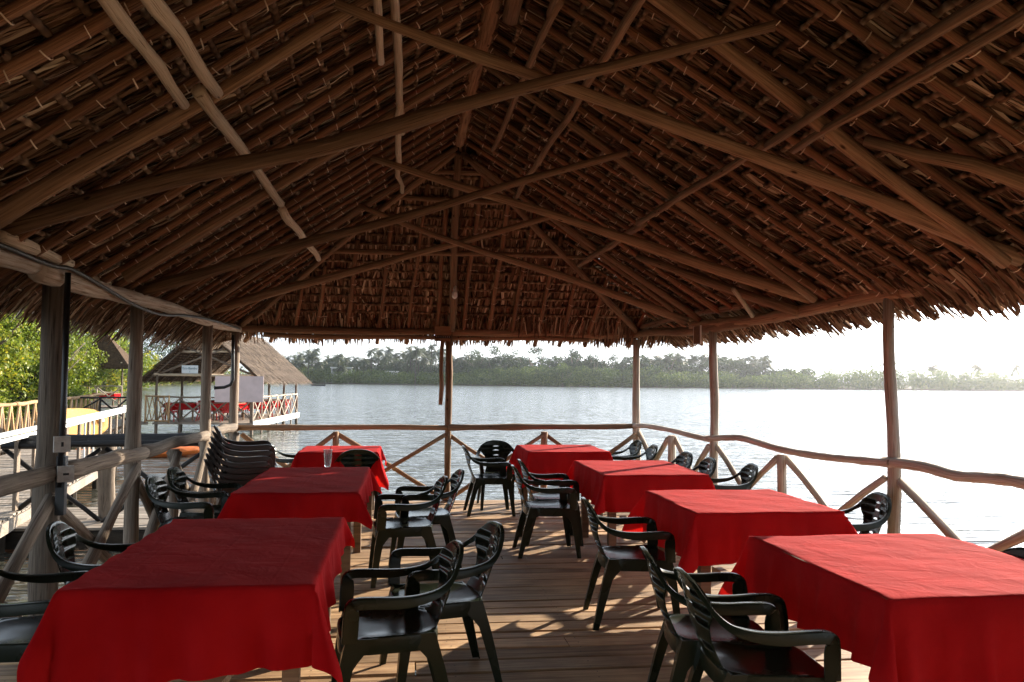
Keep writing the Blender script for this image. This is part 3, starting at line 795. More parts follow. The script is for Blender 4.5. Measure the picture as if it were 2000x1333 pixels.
def drape(x0, x1, y0, y1, ov, rot, seed, label, n=64, ztop=.742):
    """ov = overhang left, right, near, far"""
    R = np.random.default_rng(seed)
    cx, cy = (x0+x1)/2, (y0+y1)/2; hw, hl = (x1-x0)/2, (y1-y0)/2
    u = np.linspace(-hw-ov[0], hw+ov[1], n); v = np.linspace(-hl-ov[2], hl+ov[3], int(n*(hl/hw)**.5))
    U_, V_ = np.meshgrid(u, v); c, s = math.cos(rot), math.sin(rot)
    X = U_*c-V_*s; Y = U_*s+V_*c
    sx, sy = np.sign(X), np.sign(Y)
    dx = np.maximum(np.abs(X)-hw, 0); dy = np.maximum(np.abs(Y)-hl, 0); r = np.hypot(dx, dy)
    th = np.arctan2(dy, dx+1e-9); both = (dx > 0) & (dy > 0)
    s2 = np.where(both, np.sin(2*th), 0)
    ph = R.random(8)*6
    per = np.where(dx > 0, Y, X)*1.0
    wave = .5+.5*np.sin(per*11+ph[0]+sx*2+sy)*.6+.3*np.sin(per*23+ph[1]+sy*3)
    fl = r*(.03+.07*wave) + .005
    fold = np.sign(s2)*np.abs(s2)**.8*r*.42 + r*.06*np.where(both, np.sin(6*th+ph[2]), 0)
    pl_ = r*(.085*np.sin(per*19+ph[6]+sx+2*sy)**3+.05*np.sin(per*41+ph[7]))*np.where(both, 0, 1)
    off = np.where(r > 0, fl+fold+pl_, 0)
    px = np.clip(X, -hw, hw)+np.where(r > 0, sx*off*np.cos(th), 0)*np.where(dx > 0, 1, 0)
    py = np.clip(Y, -hl, hl)+np.where(r > 0, sy*off*np.sin(th), 0)*np.where(dy > 0, 1, 0)
    drop = np.sqrt(np.maximum(r*r-(off*.9)**2, 0))
    rd = .012
    pz = ztop - np.where(r > rd, drop-rd*.3, r*r/(2*rd)*.7)
    pz += np.where(r == 0, .0015*np.sin(X*9+ph[3])*np.sin(Y*7+ph[4])+.0012*np.sin((X+Y)*17+ph[5]), 0)
    V = np.stack([px, py, pz], 2).reshape(-1, 3)
    nu, nv = len(u), len(v)
    idx = np.arange(nu*nv).reshape(nv, nu)
    Fq = np.stack([idx[:-1, :-1], idx[:-1, 1:], idx[1:, 1:], idx[1:, :-1]], 2).reshape(-1, 4)
    me = np_mesh('tablecloth', V, Fq, smooth=True)
    o = link('tablecloth', me, M['cloth'], label=label, cat='tablecloth', group='red tablecloths')
    o.location = (cx, cy, 0)
    return o
TBL = [((-1.28, -.34, 3.33, 4.92), (.24, .20, .34, .14), .085, 'nearest left table', 'wooden table under the nearest cloth of the left row'),
       ((-1.18, -.31, 5.97, 7.66), (.26, .20, .20, .22), -.02, '', 'wooden table under the cloth with the drinking glass'),
       ((-1.14, -.28, 9.2, 10.05), (.20, .22, .40, .22), .05, '', 'wooden table under the small far cloth of the left row'),
       ((1.81, 2.86, 2.93, 4.18), (.30, .3, .33, .3), .03, '', 'wooden table under the nearest cloth of the right row'),
       ((1.78, 2.74, 4.92, 5.97), (.32, .2, .30, .28), .035, '', 'wooden table under the second cloth of the right row'),
       ((1.70, 2.62, 6.93, 8.2), (.28, .25, .32, .3), -.02, '', 'wooden table under the third cloth of the right row'),
       ((1.39, 2.31, 9.18, 10.2), (.34, .2, .36, .22), .02, '', 'wooden table under the farthest cloth of the right row')]
CL = ['dark red cloth in shade on the nearest table of the left row', 'red cloth with a tall glass standing on it', 'small bright red cloth at the far left end by the back railing with hanging corner',
      'large orange red sunlit cloth on the nearest table of the right row', 'sunlit red cloth on the second table of the right row', 'sunlit red cloth on the third table of the right row', 'pinkish red cloth on the farthest right table beside the back railing']
for i, (b, ov, rot, _, lab) in enumerate(TBL):
    make_table(*b, lab); drape(*b, ov, rot, 20+i, CL[i])

# ================================================================== CHAIRS
def catmull(P, m=5):
    P = [Vector(p) for p in P]; out = []
    for i in range(len(P)-1):
        p0, p1, p2, p3 = P[max(i-1, 0)], P[i], P[i+1], P[min(i+2, len(P)-1)]
        for k in range(m):
            q = k/m; out.append(.5*((2*p1)+(p2-p0)*q+(2*p0-5*p1+4*p2-p3)*q*q+(3*p1-p0-3*p2+p3)*q**3))
    out.append(P[-1]); return out
def sweep(path, prof_fn, side_fn):
    """prof_fn(i/n)->list of (a,b); side_fn(p)->inward direction; b axis is t x side"""
    V, F_ = [], []; n = len(path)
    for i, p in enumerate(path):
        t = (path[min(i+1, n-1)]-path[max(i-1, 0)]).normalized()
        s = side_fn(p, i/(n-1)); s = (s-t*s.dot(t)).normalized(); u = t.cross(s)
        pr = prof_fn(i/(n-1))
        for a, b in pr:
            q = p+s*a+u*b; V.append((q.x, q.y, q.z))
    k = len(pr)
    for i in range(n-1):
        for j in range(k): F_.append((i*k+j, i*k+(j+1) % k, (i+1)*k+(j+1) % k, (i+1)*k+j))
    F_.append(tuple(range(k))); F_.append(tuple((n-1)*k+j for j in range(k))[::-1])
    return V, F_
def mesh_vf(name, V, F_, smooth=True, angle=True):
    me = bpy.data.meshes.new(name); me.from_pydata(V, [], F_)
    import bmesh
    bm = bmesh.new(); bm.from_mesh(me)
    bmesh.ops.remove_doubles(bm, verts=bm.verts, dist=1e-5)
    bmesh.ops.recalc_face_normals(bm, faces=bm.faces)
    for e in bm.edges:
        if len(e.link_faces) == 2 and e.calc_face_angle(0) > .7: e.smooth = False
        if len(e.link_faces) == 1: e.smooth = False
    for f in bm.faces: f.smooth = smooth
    bm.to_mesh(me); bm.free(); return me
HOOP = [(0, -.312, .785), (.07, -.309, .780), (.135, -.298, .760), (.19, -.278, .722), (.232, -.245, .672), (.262, -.19, .632), (.28, -.11, .612), (.288, -.01, .608), (.290, .09, .613), (.288, .165, .612), (.282, .205, .592), (.274, .218, .545), (.266, .222, .48), (.26, .225, .42)]
def Lprof(w, h, th, r=.006):
    # flange width w (inward), skirt h (other side), rounded outer corner
    return [(0, -h), (0, -r), (r*.3, -r*.3), (r, 0), (w-r, 0), (w, -r*.7), (w-r, -th), (th+.002, -th-.002), (th, -h)]
def armh(q): return (.020+.026*min(1, q*3)) if q < .6 else .046+.022*min(1, (q-.6)/.2)
def make_chair(name, label, mat, cat='chair', group=None):
    t = empty(name, (0, 0, 0), 0, label, cat, group)
    hoop = catmull(HOOP, 5); nH = len(hoop)
    cut = 5*4
    def side(p, f, sg=1):
        g = min(1, max(0, (.78-p.z)/.16))
        v = Vector((-sg*g, 0, 0))+Vector((0, .25, -1))*(1-g)
        if abs(p.x) > .02 and g < 1: v = Vector((-p.x*3.2*(g*.6+.4), .18*(1-g), -(1-g)*1.0)).normalized()
        if p.y > .19: v = Vector((-sg, 0, 0))
        return v
    def mk(sg, seg):
        pts = [Vector((p.x*sg, p.y, p.z)) for p in seg]
        return pts
    meshes = {}
    # back: hoop top + panel with slots
    V, F_ = [], []
    full = [Vector((-p.x, p.y, p.z)) for p in hoop[1:cut+1]][::-1]+hoop[:cut+1]
    v, f = sweep(full, lambda q: Lprof(.042, .020, .006), lambda p, q: side(p, q, 1 if p.x > 0 else -1))
    V += v; F_ += f
    # panel
    zs = []; z = .405
    slots = [.505, .60, .66, .71]
    zlist = sorted(set(list(np.linspace(.405, .475, 4))+[.53, .555, .575, .63, .685, .73, .745, .757, .765]))
    rows = []
    for zc in slots: rows.append((zc, 'lo')); rows.append((zc, 'hi'))
    for zc in zlist:
        if all(abs(zc-s) > .006 for s in slots): rows.append((zc, ''))
    rows.sort(key=lambda q: (q[0], {'lo': 0, 'hi': 1, '': 2}[q[1]]))
    cols = np.linspace(-1, 1, 29)
    hwz = lambda z: float(np.interp(z, [.405, .45, .50, .55, .60, .64, .68, .71, .735, .752, .765], [.155, .135, .125, .130, .152, .190, .206, .190, .154, .12, .085]))
    grid = []
    for zc, kd in rows:
        hw = hwz(zc); row = []
        for c_ in cols:
            x = c_*hw; zz = zc; sw = .034
            if kd and abs(x) < sw:
                q = 1-(x/sw)**2
                zz = zc + (.010*q**.7 if kd == 'hi' else -.003*q)
            yb = -.195-.112*((zz-.405)/.38)+.035*(x/.2)**2 - .018*math.sin(PI*min(1, max(0, (zz-.405)/.36)))
            row.append(Vector((x, yb, zz)))
        grid.append(row)
    for th in (0, .006):
        b = len(V)
        for row in grid:
            for p in row: V.append((p.x, p.y-th, p.z))
        nc = len(cols)
        for j in range(len(rows)-1):
            if rows[j][1] == 'lo' and rows[j+1][1] == 'hi': continue
            for i in range(nc-1):
                q = (b+j*nc+i, b+j*nc+i+1, b+(j+1)*nc+i+1, b+(j+1)*nc+i)
                F_.append(q if th == 0 else q[::-1])
    n0 = len(V)-2*len(rows)*len(cols); n1 = n0+len(rows)*len(cols); nc = len(cols)
    for j in range(len(rows)-1):      # side and slot walls
        if rows[j][1] == 'lo' and rows[j+1][1] == 'hi':
            for i in range(nc-1):
                for jj in (j, j+1):
                    a = jj*nc+i; F_.append((n0+a, n0+a+1, n1+a+1, n1+a))
        else:
            for i in (0, nc-1):
                a = j*nc+i; F_.append((n0+a, n0+a+nc, n1+a+nc, n1+a))
    link('backrest', mesh_vf('backrest', V, F_), mat, t)
    for sg in (-1, 1):
        seg = mk(sg, hoop[cut-1:])
        v, f = sweep(seg, lambda q: Lprof(.044-.004*q, armh(q), .006) if sg > 0 else [(a, -b) for a, b in Lprof(.044-.004*q, armh(q), .006)], lambda p, q: side(p, q, sg))
        link('armrest', mesh_vf('armrest', v, f), mat, t)
    # seat: dished rounded square with rolled edge
    V, F_ = [], []; nr, na = 7, 40
    def sup(a):
        c, s = math.cos(a), math.sin(a); e = 2/4.2
        x = abs(c)**e*(1 if c > 0 else -1); y = abs(s)**e*(1 if s > 0 else -1)
        wx = .222 + .018*y; return x*wx, y*.222+.012
    V.append((0, .01, .409))
    ringz = [(.25, .409), (.5, .412), (.72, .418), (.88, .427), (.96, .431), (1.0, .426), (1.012, .410), (1.008, .358), (.99, .358), (.985, .405)]
    for rr, zz in ringz:
        for k in range(na):
            x, y = sup(2*PI*k/na); dz = -.012 if (y > .15 and rr > .8) else 0
            V.append((x*rr, y*rr, zz+dz))
    for k in range(na): F_.append((0, 1+k, 1+(k+1) % na))
    for i in range(len(ringz)-1):
        for k in range(na): F_.append((1+i*na+k, 1+(i+1)*na+k, 1+(i+1)*na+(k+1) % na, 1+i*na+(k+1) % na))
    link('seat', mesh_vf('seat', V, F_), mat, t)
    for sx in (-1, 1):
        for fr in (1, 0):
            if fr: pth = [(.243, .205, .43), (.247, .222, .36), (.252, .237, .27), (.258, .25, .13), (.264, .262, 0)]
            else: pth = [(.205, -.185, .43), (.212, -.205, .36), (.22, -.23, .27), (.23, -.262, .13), (.238, -.29, 0)]
            V, F_ = [], []; sy = 1 if fr else -1
            for (x, y, z) in catmull(pth, 3):
                q = z/.43; wY = .036+.03*q+.07*max(0, q-.72)/.28; wX = .030+.02*q+.03*max(0, q-.72)/.28; th = .006
                # L profile, corner outward
                prof = [(0, 0), (0, -sy*wY), (-th, -sy*wY), (-th, -sy*th), (-wX, -sy*th), (-wX, 0)]
                for a, b in prof: V.append(((x+a)*sx, y+b, z))
            k = 6; n_ = len(V)//k
            for i in range(n_-1):
                for j in range(k): F_.append((i*k+j, i*k+(j+1) % k, (i+1)*k+(j+1) % k, (i+1)*k+j))
            F_.append(tuple(range(k))); F_.append(tuple((n_-1)*k+j for j in range(k))[::-1])
            link('leg', mesh_vf('leg', V, F_), mat, t)
    return t
def face(dx, dy): return math.atan2(dy, dx)-PI/2       # rz so that local +Y points to (dx,dy)
def place_from_top(px, py, rz, xmax=None, z=.785):
    p = atz(px, py, z)
    if xmax is not None and p[0] > xmax: p = atx(px, py, xmax)
    d = Vector((-math.sin(rz), math.cos(rz)))
    return (float(p[0]+d.x*.31), float(p[1]+d.y*.31), 0.0)
Rt, Lf, Up, Dn = face(1, 0), face(-1, 0), face(0, 1), face(0, -1)
CH = [((893, 1058), Lf+.10, None, 'black plastic armchair right of the nearest left table, frontmost by the aisle'),
      ((968, 1020), Lf+.18, None, 'black plastic armchair just behind the frontmost chair on the left of the aisle'),
      ((108, 1020), Rt+.12, None, 'black plastic armchair between the left railing and the nearest left table'),
      ((-88, 1075), Rt+.10, None, 'black plastic armchair cut off by the left photo edge, beside the nearest left table'),
      ((297, 928), Rt-.02, None, 'black glossy armchair left of the table with the glass, nearer of the two'),
      ((338, 912), Rt-.02, None, 'black glossy armchair left of the table with the glass, farther of the two'),
      ((868, 930), Lf+.08, None, 'black armchair with green seat right of the table with the glass, nearer of the two'),
      ((900, 916), Lf+.10, None, 'black armchair with green seat right of the table with the glass, farther of the two'),
      ((700, 877), Up+.03, None, 'black armchair seen from behind facing the small far left table'),
      ((522, 863), Rt-.10, None, 'black armchair with shiny back left of the small far left table'),
      ((1720, 962), Lf-.12, 3.32, 'black armchair by the right railing behind the second right table'),
      ((1470, 905), Lf-.10, 3.32, 'black armchair by the right railing beside the third right table, nearer of three'),
      ((1388, 893), Lf-.02, 3.15, 'black armchair by the right railing beside the third right table, middle one'),
      ((1342, 882), Lf+.05, 3.15, 'black armchair by the right railing seen edge on behind the third right table'),
      ((1278, 864), Lf-.05, 3.0, 'black armchair right of the farthest right table, nearer of the two'),
      ((1246, 856), Lf+.02, 3.0, 'black armchair right of the farthest right table, farther of the two'),
      ((1336, 1112), Rt-.06, None, 'black armchair nearest the camera at the bottom centre right, before the orange red cloth'),
      ((1262, 1070), Rt-.14, None, 'black armchair tucked right behind the closest chair of the right row'),
      ((1143, 972), Rt-.08, None, 'black armchair left of the second right table, facing its cloth'),
      ((1003, 908), Rt-.02, None, 'black armchair left of the third right table, nearer of the pair'),
      ((1016, 897), Rt-.02, None, 'black armchair left of the third right table, farther of the pair'),
      ((906, 870), Rt+.02, None, 'black armchair seen side on at the aisle end, left of the farthest right table'),
      ((968, 860), Dn+.05, None, 'black armchair facing the camera at the far end, half moon slots in its back'),
      ((2015, 1072), Lf, 3.32, 'black armchair mostly hidden beyond the right edge behind the orange red cloth')]
chair0 = None
GRP = 'black plastic armchairs around the red tables'
for (px, rz, xm, lab) in CH:
    loc = place_from_top(px[0], px[1], rz, xm)
    if chair0 is None:
        chair0 = make_chair('plastic_armchair', lab, M['plastic'], 'chair', GRP); chair0.location = loc; chair0.rotation_euler = (0, 0, rz)
    else: copy_thing(chair0, loc, rz, lab, GRP)
# stack of brown chairs by the left railing
sloc = (-1.52, 8.1, 0); br0 = None
ordn = ['bottom', 'second', 'third', 'fourth', 'fifth', 'sixth', 'topmost']
for k in range(7):
    l_ = (sloc[0]+.012*k*math.cos(Rt+PI/2), sloc[1]+.004*k, .052*k); lab = 'dark brown plastic chair, %s of the stack by the left railing' % ordn[k]
    if br0 is None: br0 = make_chair('stacked_chair', lab, M['brown_plastic'], 'chair', 'stacked brown chairs'); br0.location = l_; br0.rotation_euler = (0, 0, Rt+.22)
    else: copy_thing(br0, l_, Rt+.22+random.uniform(-.015, .015), lab)

# ================================================================== SMALL THINGS IN THE PAVILION
gp = atz(640, 912, .745)
t = empty('drinking_glass', V3((gp[0], gp[1], .745)), 0, 'tall clear drinking glass with a straw on the second left table', 'glass')
prof = [(.0, 0), (.026, 0), (.028, .01), (.040, .155), (.0375, .155), (.026, .014), (0, .012)]
V, F_ = [], []; na = 20
for r, z in prof:
    for k in range(na): V.append((r*math.cos(2*PI*k/na), r*math.sin(2*PI*k/na), z))
for i in range(len(prof)-1):
    for k in range(na): F_.append((i*na+k, i*na+(k+1) % na, (i+1)*na+(k+1) % na, (i+1)*na+k))
link('tumbler', mesh_vf('tumbler', V, F_), M['glass'], t)
MB().tube([(-.01, 0, .015), (.03, 0, .2)], .003, 6).build('straw', M['straw'], t)
# bulb
bp_ = aty(888, 578, 9.95)
t = empty('hanging_light_bulb', V3(bp_), 0, 'white light bulb hanging on a cord beside the leaning king pole', 'light bulb')
MB().tube([(-.02, .1, .55), (-.005, 0, .3), (0, 0, .12)], .004, 6).build('cord', M['cable'], t)
MB().tube([(0, 0, .13), (0, 0, .12), (0, 0, .045)], [.012, .02, .024], 12).build('lamp_holder', M['socket'], t, True)
MB().tube([(0, 0, .05), (0, 0, .035), (0, 0, .015), (0, 0, -.01), (0, 0, -.03), (0, 0, -.04)], [.022, .03, .034, .034, .022, .006], 14).build('bulb', M['bulb'], t, True)
# carved sign on the centre post
c = aty(865, 653, YB-.14)
t = empty('wooden_sign', V3(c), 0, 'small brown wooden sign with a black lettered band on the middle post', 'sign')
MB().box((0, .0, .035), (.205, .02, .125)).build('board', M['sign_wood'], t)
MB().box((0, 0, -.068), (.19, .022, .045)).build('board', M['sign_wood'], t)
bd = MB().box((0, -.003, -.036), (.20, .022, .034)).build('lettered_band', M['black_paint'], t)
mb = MB()
for k in range(8):
    x = -.083+k*.0237; mb.box((x, -.0165, -.036), (.011, .004, .004)).box((x, -.0172, -.036), (.004, .004, .013))
mb.build('lettering', M['pale_ink'], bd)
# hanging board at the right plate
c = atx(1362, 655, xr(8.7)-.06)
t = empty('hanging_board', V3(c), 0, 'small pale board hanging under the right eave beam next to a post', 'sign')
MB().box((0, 0, 0), (.012, .20, .19)).build('panel', M['sign_wood'], t)
for s in (-1, 1): MB().box((0, s*.104, 0), (.016, .008, .2)).build('edge_trim', M['white_paint'], t)
# conduit and sockets on the first left post
t = empty('conduit_pipe', (XL+.10, 5.12, 1.0), 0, 'black conduit pipe running down beside the first left post', 'pipe')
MB().tube([(0, 0, 1.15), (.002, 0, .4), (-.005, 0, -.10)], .018, 8).build('pipe', M['pipe'], t, True)
MB().box((-.0, .01, -.09), (.05, .04, .34)).build('back_box', M['pipe'], t)
for px, py, lab in ((121, 868, 'upper square white switch box on the first left post'), (128, 926, 'lower square white socket box on the first left post')):
    c = aty(px, py, 5.06)
    s = empty('switch_box', V3(c), .5, lab, 'socket')
    MB().box((0, 0, 0), (.085, .035, .09)).build('box', M['socket'], s)
    MB().box((0, -.019, 0), (.012, .006, .026) if py < 900 else (.03, .006, .012)).build('rocker', M['slot'], s)
# cable tied along left plate
pts = [(XL+.07, 2.0, 2.2), (XL+.07, 4.0, 2.2), (XL+.075, 4.9, 2.17), (XL+.09, 5.2, 2.18), (XL+.1, 5.7, 2.13), (XL+.1, 6.3, 2.07), (XL+.09, 7.0, 2.05), (XL+.08, 7.8, 2.10), (XL+.09, 8.8, 2.13), (XL+.08, 10.3, 2.13)]
t = MB().tube([p for p in catmull(pts, 4)], .013, 7).build('power_cable', M['cable'], None, True, label='grey green power cable tied along the left roof plate', cat='cable')
# downpipe with elbow at the back left post
a = aty(455, 655, 10.4); b = aty(455, 742, 10.4); c = aty(450, 752, 10.4); d = aty(438, 757, 10.4); e2 = aty(422, 758, 10.4)
MB().tube([V3(q) for q in (a, (a+b)/2, b, c, d, e2)]+[V3(e2+np.array([-.02, 0, 0]))], [.019]*6+[.026], 9).build('elbow_pipe', M['pipe'], None, True, label='black pipe bent into an elbow beside the far left corner post', cat='pipe')

# ================================================================== OUTSIDE LEFT: platform, jetty, kayaks
mb = MB(); mb.box((-4.2, 12.05, -.60), (4.9, .1, .12)); mb.box((-4.2, 13.2, -.60), (4.9, .1, .12)); mb.box((-4.2, 11.86, -.66), (4.9, .05, .22))
plat = mb.build('landing_platform', M['dark_pile'], kind='structure')
yy = 11.85
while yy < 13.7:
    w = random.uniform(.11, .15)
    a, b = -6.6+random.uniform(-.05, .05), -1.7
    cs = [a, a+random.uniform(1.2, 2.2), a+random.uniform(3, 3.8), b]
    for i in range(3):
        o = MB().box((0, 0, 0), (cs[i+1]-cs[i]-.012, w, .035)).build('plank', M['grey_plank'], plat)
        o.location = ((cs[i]+cs[i+1])/2, yy+w/2, -.515+random.uniform(-.006, .006)); o.rotation_euler = (0, 0, random.uniform(-.008, .008))
    yy += w+.014
t = railing([(-7.2, 12.35), (-5.55, 12.35), (-4.2, 12.35), (-2.75, 12.35)], 1.12, 'thick black log railing on the lower landing platform', M['black_pole'], M['black_pole'], name='log_railing', base=-.52, stubs=[1, 0, 0, 1], br=.035)
pole('rail', (-7.6, 12.3, .59), (-2.72, 12.3, .66), .09, .085, M['black_pole'], t, .012, 10)
pole('rail', (-7.6, 12.18, .555), (-2.8, 12.16, .615), .045, .045, M['black_pole'], t, .012, 8)
pole('stub_post', (-4.18, 12.5, -1.4), (-4.2, 12.5, .62), .10, .095, M['post'], t, .01, 10)
# jetty
JA, JB = np.array([-4.9, 10.2]), np.array([-9.6, 38.5])
jd = unit(JB-JA); jn = np.array([-jd[1], jd[0]])     # jn points left
jl = float(np.linalg.norm(JB-JA)); JW = 2.6; JZ = -.33; JE = 12.3
def jp(s, w): return JA+jd*s+jn*w
jrot = math.atan2(jd[1], jd[0])
mb = MB(); rotm = Matrix.Rotation(jrot, 3, 'Z')
for w_ in (.05, JW/2, JW-.05): c_ = jp(JE/2-3, w_); mb.box((*c_, JZ-.12), (JE+6, .09, .14), rotm)
for w_ in (2.1, 3.2): c_ = jp((JE+jl)/2, w_); mb.box((*c_, JZ-.12), (jl-JE, .09, .14), rotm)
jet = mb.build('jetty', M['table_wood'], kind='structure')
s = -6.0
PBM = MB().box((0, 0, 0), (.14, JW, .035)).mesh('jetty_plank'); PBM.materials.append(M['grey_plank'])
while s < jl:
    far_ = s > JE; c_ = jp(s, 2.65 if far_ else JW/2); o = link('plank', PBM, None, jet); o.location = (*c_, JZ-.0175+random.uniform(-.006, .004)); o.rotation_euler = (0, 0, jrot+random.uniform(-.01, .01)); o.scale = (1, random.uniform(.985, 1.02)*(.55 if far_ else 1), 1)
    s += .155
mb = MB()
for s in np.arange(-5, jl, 2.2):
    for w_ in ((.1, JW-.1) if s < JE else (2.1, 3.2)): c_ = jp(s, w_); mb.tube([(*c_, JZ-.18), (*c_, -1.8)], .07, 7)
mb.build('pile', M['dark_pile'], jet, kind='stuff')
c_ = jp(JE/2-3, -.03); MB().box((*c_, JZ-.10), (JE+6, .04, .16), rotm).build('edge_beam', M['grey_plank'], jet)
# white-topped balustrade on the near side of the jetty
t = empty('white_balustrade', (*jp(0, 0), JZ), 0, 'white topped plank balustrade on the river side of the jetty', 'railing')
c_ = jp(5.1, .02)
MB().box((*c_, JZ+1.10), (14.2, .13, .035), rotm).build('handrail', M['white_paint'], t, w=True)
c_ = jp(5.1, -.075); MB().box((*c_, JZ+1.045), (14.2, .03, .05), rotm).build('fascia', M['white_paint'], t, w=True)
s = -1.9
while s < 12.1:
    c_ = jp(s, .03); w_ = random.uniform(.1, .2)
    o = MB().box((*c_, JZ+.53), (w_, .04, 1.0), rotm).build('baluster', M['post'], t, w=True)
    if int(s*10) % 3 == 0:
        c2 = jp(s+.3, .0); MB().box((*c2, JZ+.5), (.03, .03, 1.0), rotm).build('baluster', M['white_paint'], t, w=True)
    s += random.uniform(.8, 1.2)
# stick fence on far side of the jetty
t = empty('stick_fence', (*jp(8, JW), JZ), 0, 'tan stick fence with zigzag braces on the landward side of the jetty', 'fence')
for s in np.arange(2, jl-1, 3.4):
    a, b = jp(s, JW+.9), jp(s+3.45, JW+.9)
    pole('rail', (*a, JZ+1.05), (*b, JZ+1.05), .06, .05, M['tan_pole'], t, .03, 7)
for s in np.arange(2, jl-1, .85):
    a, m_, b = jp(s, JW+.9), jp(s+.42, JW+.9), jp(s+.85, JW+.9)
    pole('stick', (*a, JZ+.0), (*m_, JZ+1.03), .045, .035, M['tan_pole'], t, .01, 6)
    pole('stick', (*b, JZ+.0), (*m_, JZ+1.03), .045, .035, M['tan_pole'], t, .01, 6)
    if random.random() < .6: pole('stick', (*m_, JZ-.2), (*m_, JZ+1.03), .05, .04, M['post'], t, .01, 6)
# kayaks
def kayak(loc, rz, mat, label, pitch=0, L=3.2, W=.8, seats=2):
    t = empty('kayak', loc, rz, label, 'kayak', 'sit-on-top kayaks'); t.rotation_euler = (pitch, 0, rz)
    V, F_ = [], []; n, k = 22, 14
    for i in range(n+1):
        f = i/n*2-1; w = W/2*(max(0, 1-abs(f)**2.6))**.6+.01; rise = .12*f*f
        for j in range(k):
            a = 2*PI*j/k; x = f*L/2; y_ = math.cos(a)*w
            z_ = math.sin(a)*(.10 if a < PI else .17)*(1-.4*abs(f)**3)+rise
            if 0 < a < PI and abs(f) < .72: z_ = (.10+rise)*abs(math.cos(a))**.5*1.0-.04*math.sin(a)*(1 if math.sin(f*PI*seats*1.2) > -.3 else -.6)
            V.append((x, y_, z_))
    for i in range(n):
        for j in range(k): F_.append((i*k+j, i*k+(j+1) % k, (i+1)*k+(j+1) % k, (i+1)*k+j))
    F_.append(tuple(range(k))); F_.append(tuple(n*k+j for j in range(k))[::-1])
    link('hull', mesh_vf('hull', V, F_), mat, t)
    for s in range(seats):
        x = -.5+s*1.0; MB().box((x-.28, 0, .16), (.05, .42, .24)).build('seat_back', M['pipe'], t)
    MB().tube([(L/2-.5, 0, .19), (L/2-.5, 0, .205)], .1, 12).build('hatch', M['red_plastic'], t)
    return t
kp = aty(276, 876, 25.2)
kayak((kp[0], kp[1], DW+.10), .25, M['orange'], 'orange kayak floating beyond the black log railing', L=3.4)
kayak((kp[0]+1.1, kp[1]+1.3, DW+.10), .05, M['orange'], 'orange kayak floating just behind the other orange one', L=3.2)
kp = aty(5, 980, 16.0)
kayak((kp[0]-1, kp[1], DW+.1), .9, M['orange'], 'orange kayak moored beside the jetty at the left photo edge', L=3.4)
yp = aty(148, 822, 25.0)
kayak((yp[0], yp[1], JZ+.5), 1.35, M['yellow'], 'yellow kayak lying on its side on the jetty with a red hatch', pitch=1.1, L=3.0, W=.95, seats=1)

# ================================================================== SECOND PAVILION AND GAZEBO
def out_thatch(quads, n, lw, ll, seed):
    """strips over an outer slope; quads: (ridge a, ridge b, eave b, eave a)"""
    R = np.random.default_rng(seed); Vs, Rs = [], []
    for q in quads:
        A, B, C_, D_ = map(lambda p: np.array(p, float), q); nrm = unit(np.cross(B-A, D_-A)); nrm = nrm if nrm[2] > 0 else -nrm
        u, v = R.random(n), R.random(n)
        top = A+(B-A)*u[:, None]; bot = D_+(C_-D_)*u[:, None]; d = bot-top; L = np.linalg.norm(d, axis=1)[:, None]; d = d/L
        side = unit(B-A if np.linalg.norm(B-A) > .2 else C_-D_)
        p = top+d*(v[:, None]*L*1.0); d2 = d+side*R.normal(0, .18, n)[:, None]; le = ll*R.uniform(.5, 1.2, n)[:, None]
        h0 = R.uniform(.02, .06, n)[:, None]; h1 = h0+R.uniform(-.02, .05, n)[:, None]; w = lw*R.uniform(.5, 1.3, n)[:, None]/2
        P = np.stack([p+nrm*h0-side*w, p+nrm*h0+side*w, p+d2*le+nrm*h1+side*w*.6, p+d2*le+nrm*h1-side*w*.6], 1)
        Vs.append(P.reshape(-1, 3)); Rs.append(np.repeat(np.clip(R.normal(.5, .25, n)+.15*np.sin(v*40), 0, 1), 4))
    V = np.concatenate(Vs); m = len(V)//4
    return V, np.arange(m*4).reshape(m, 4), np.concatenate(Rs)
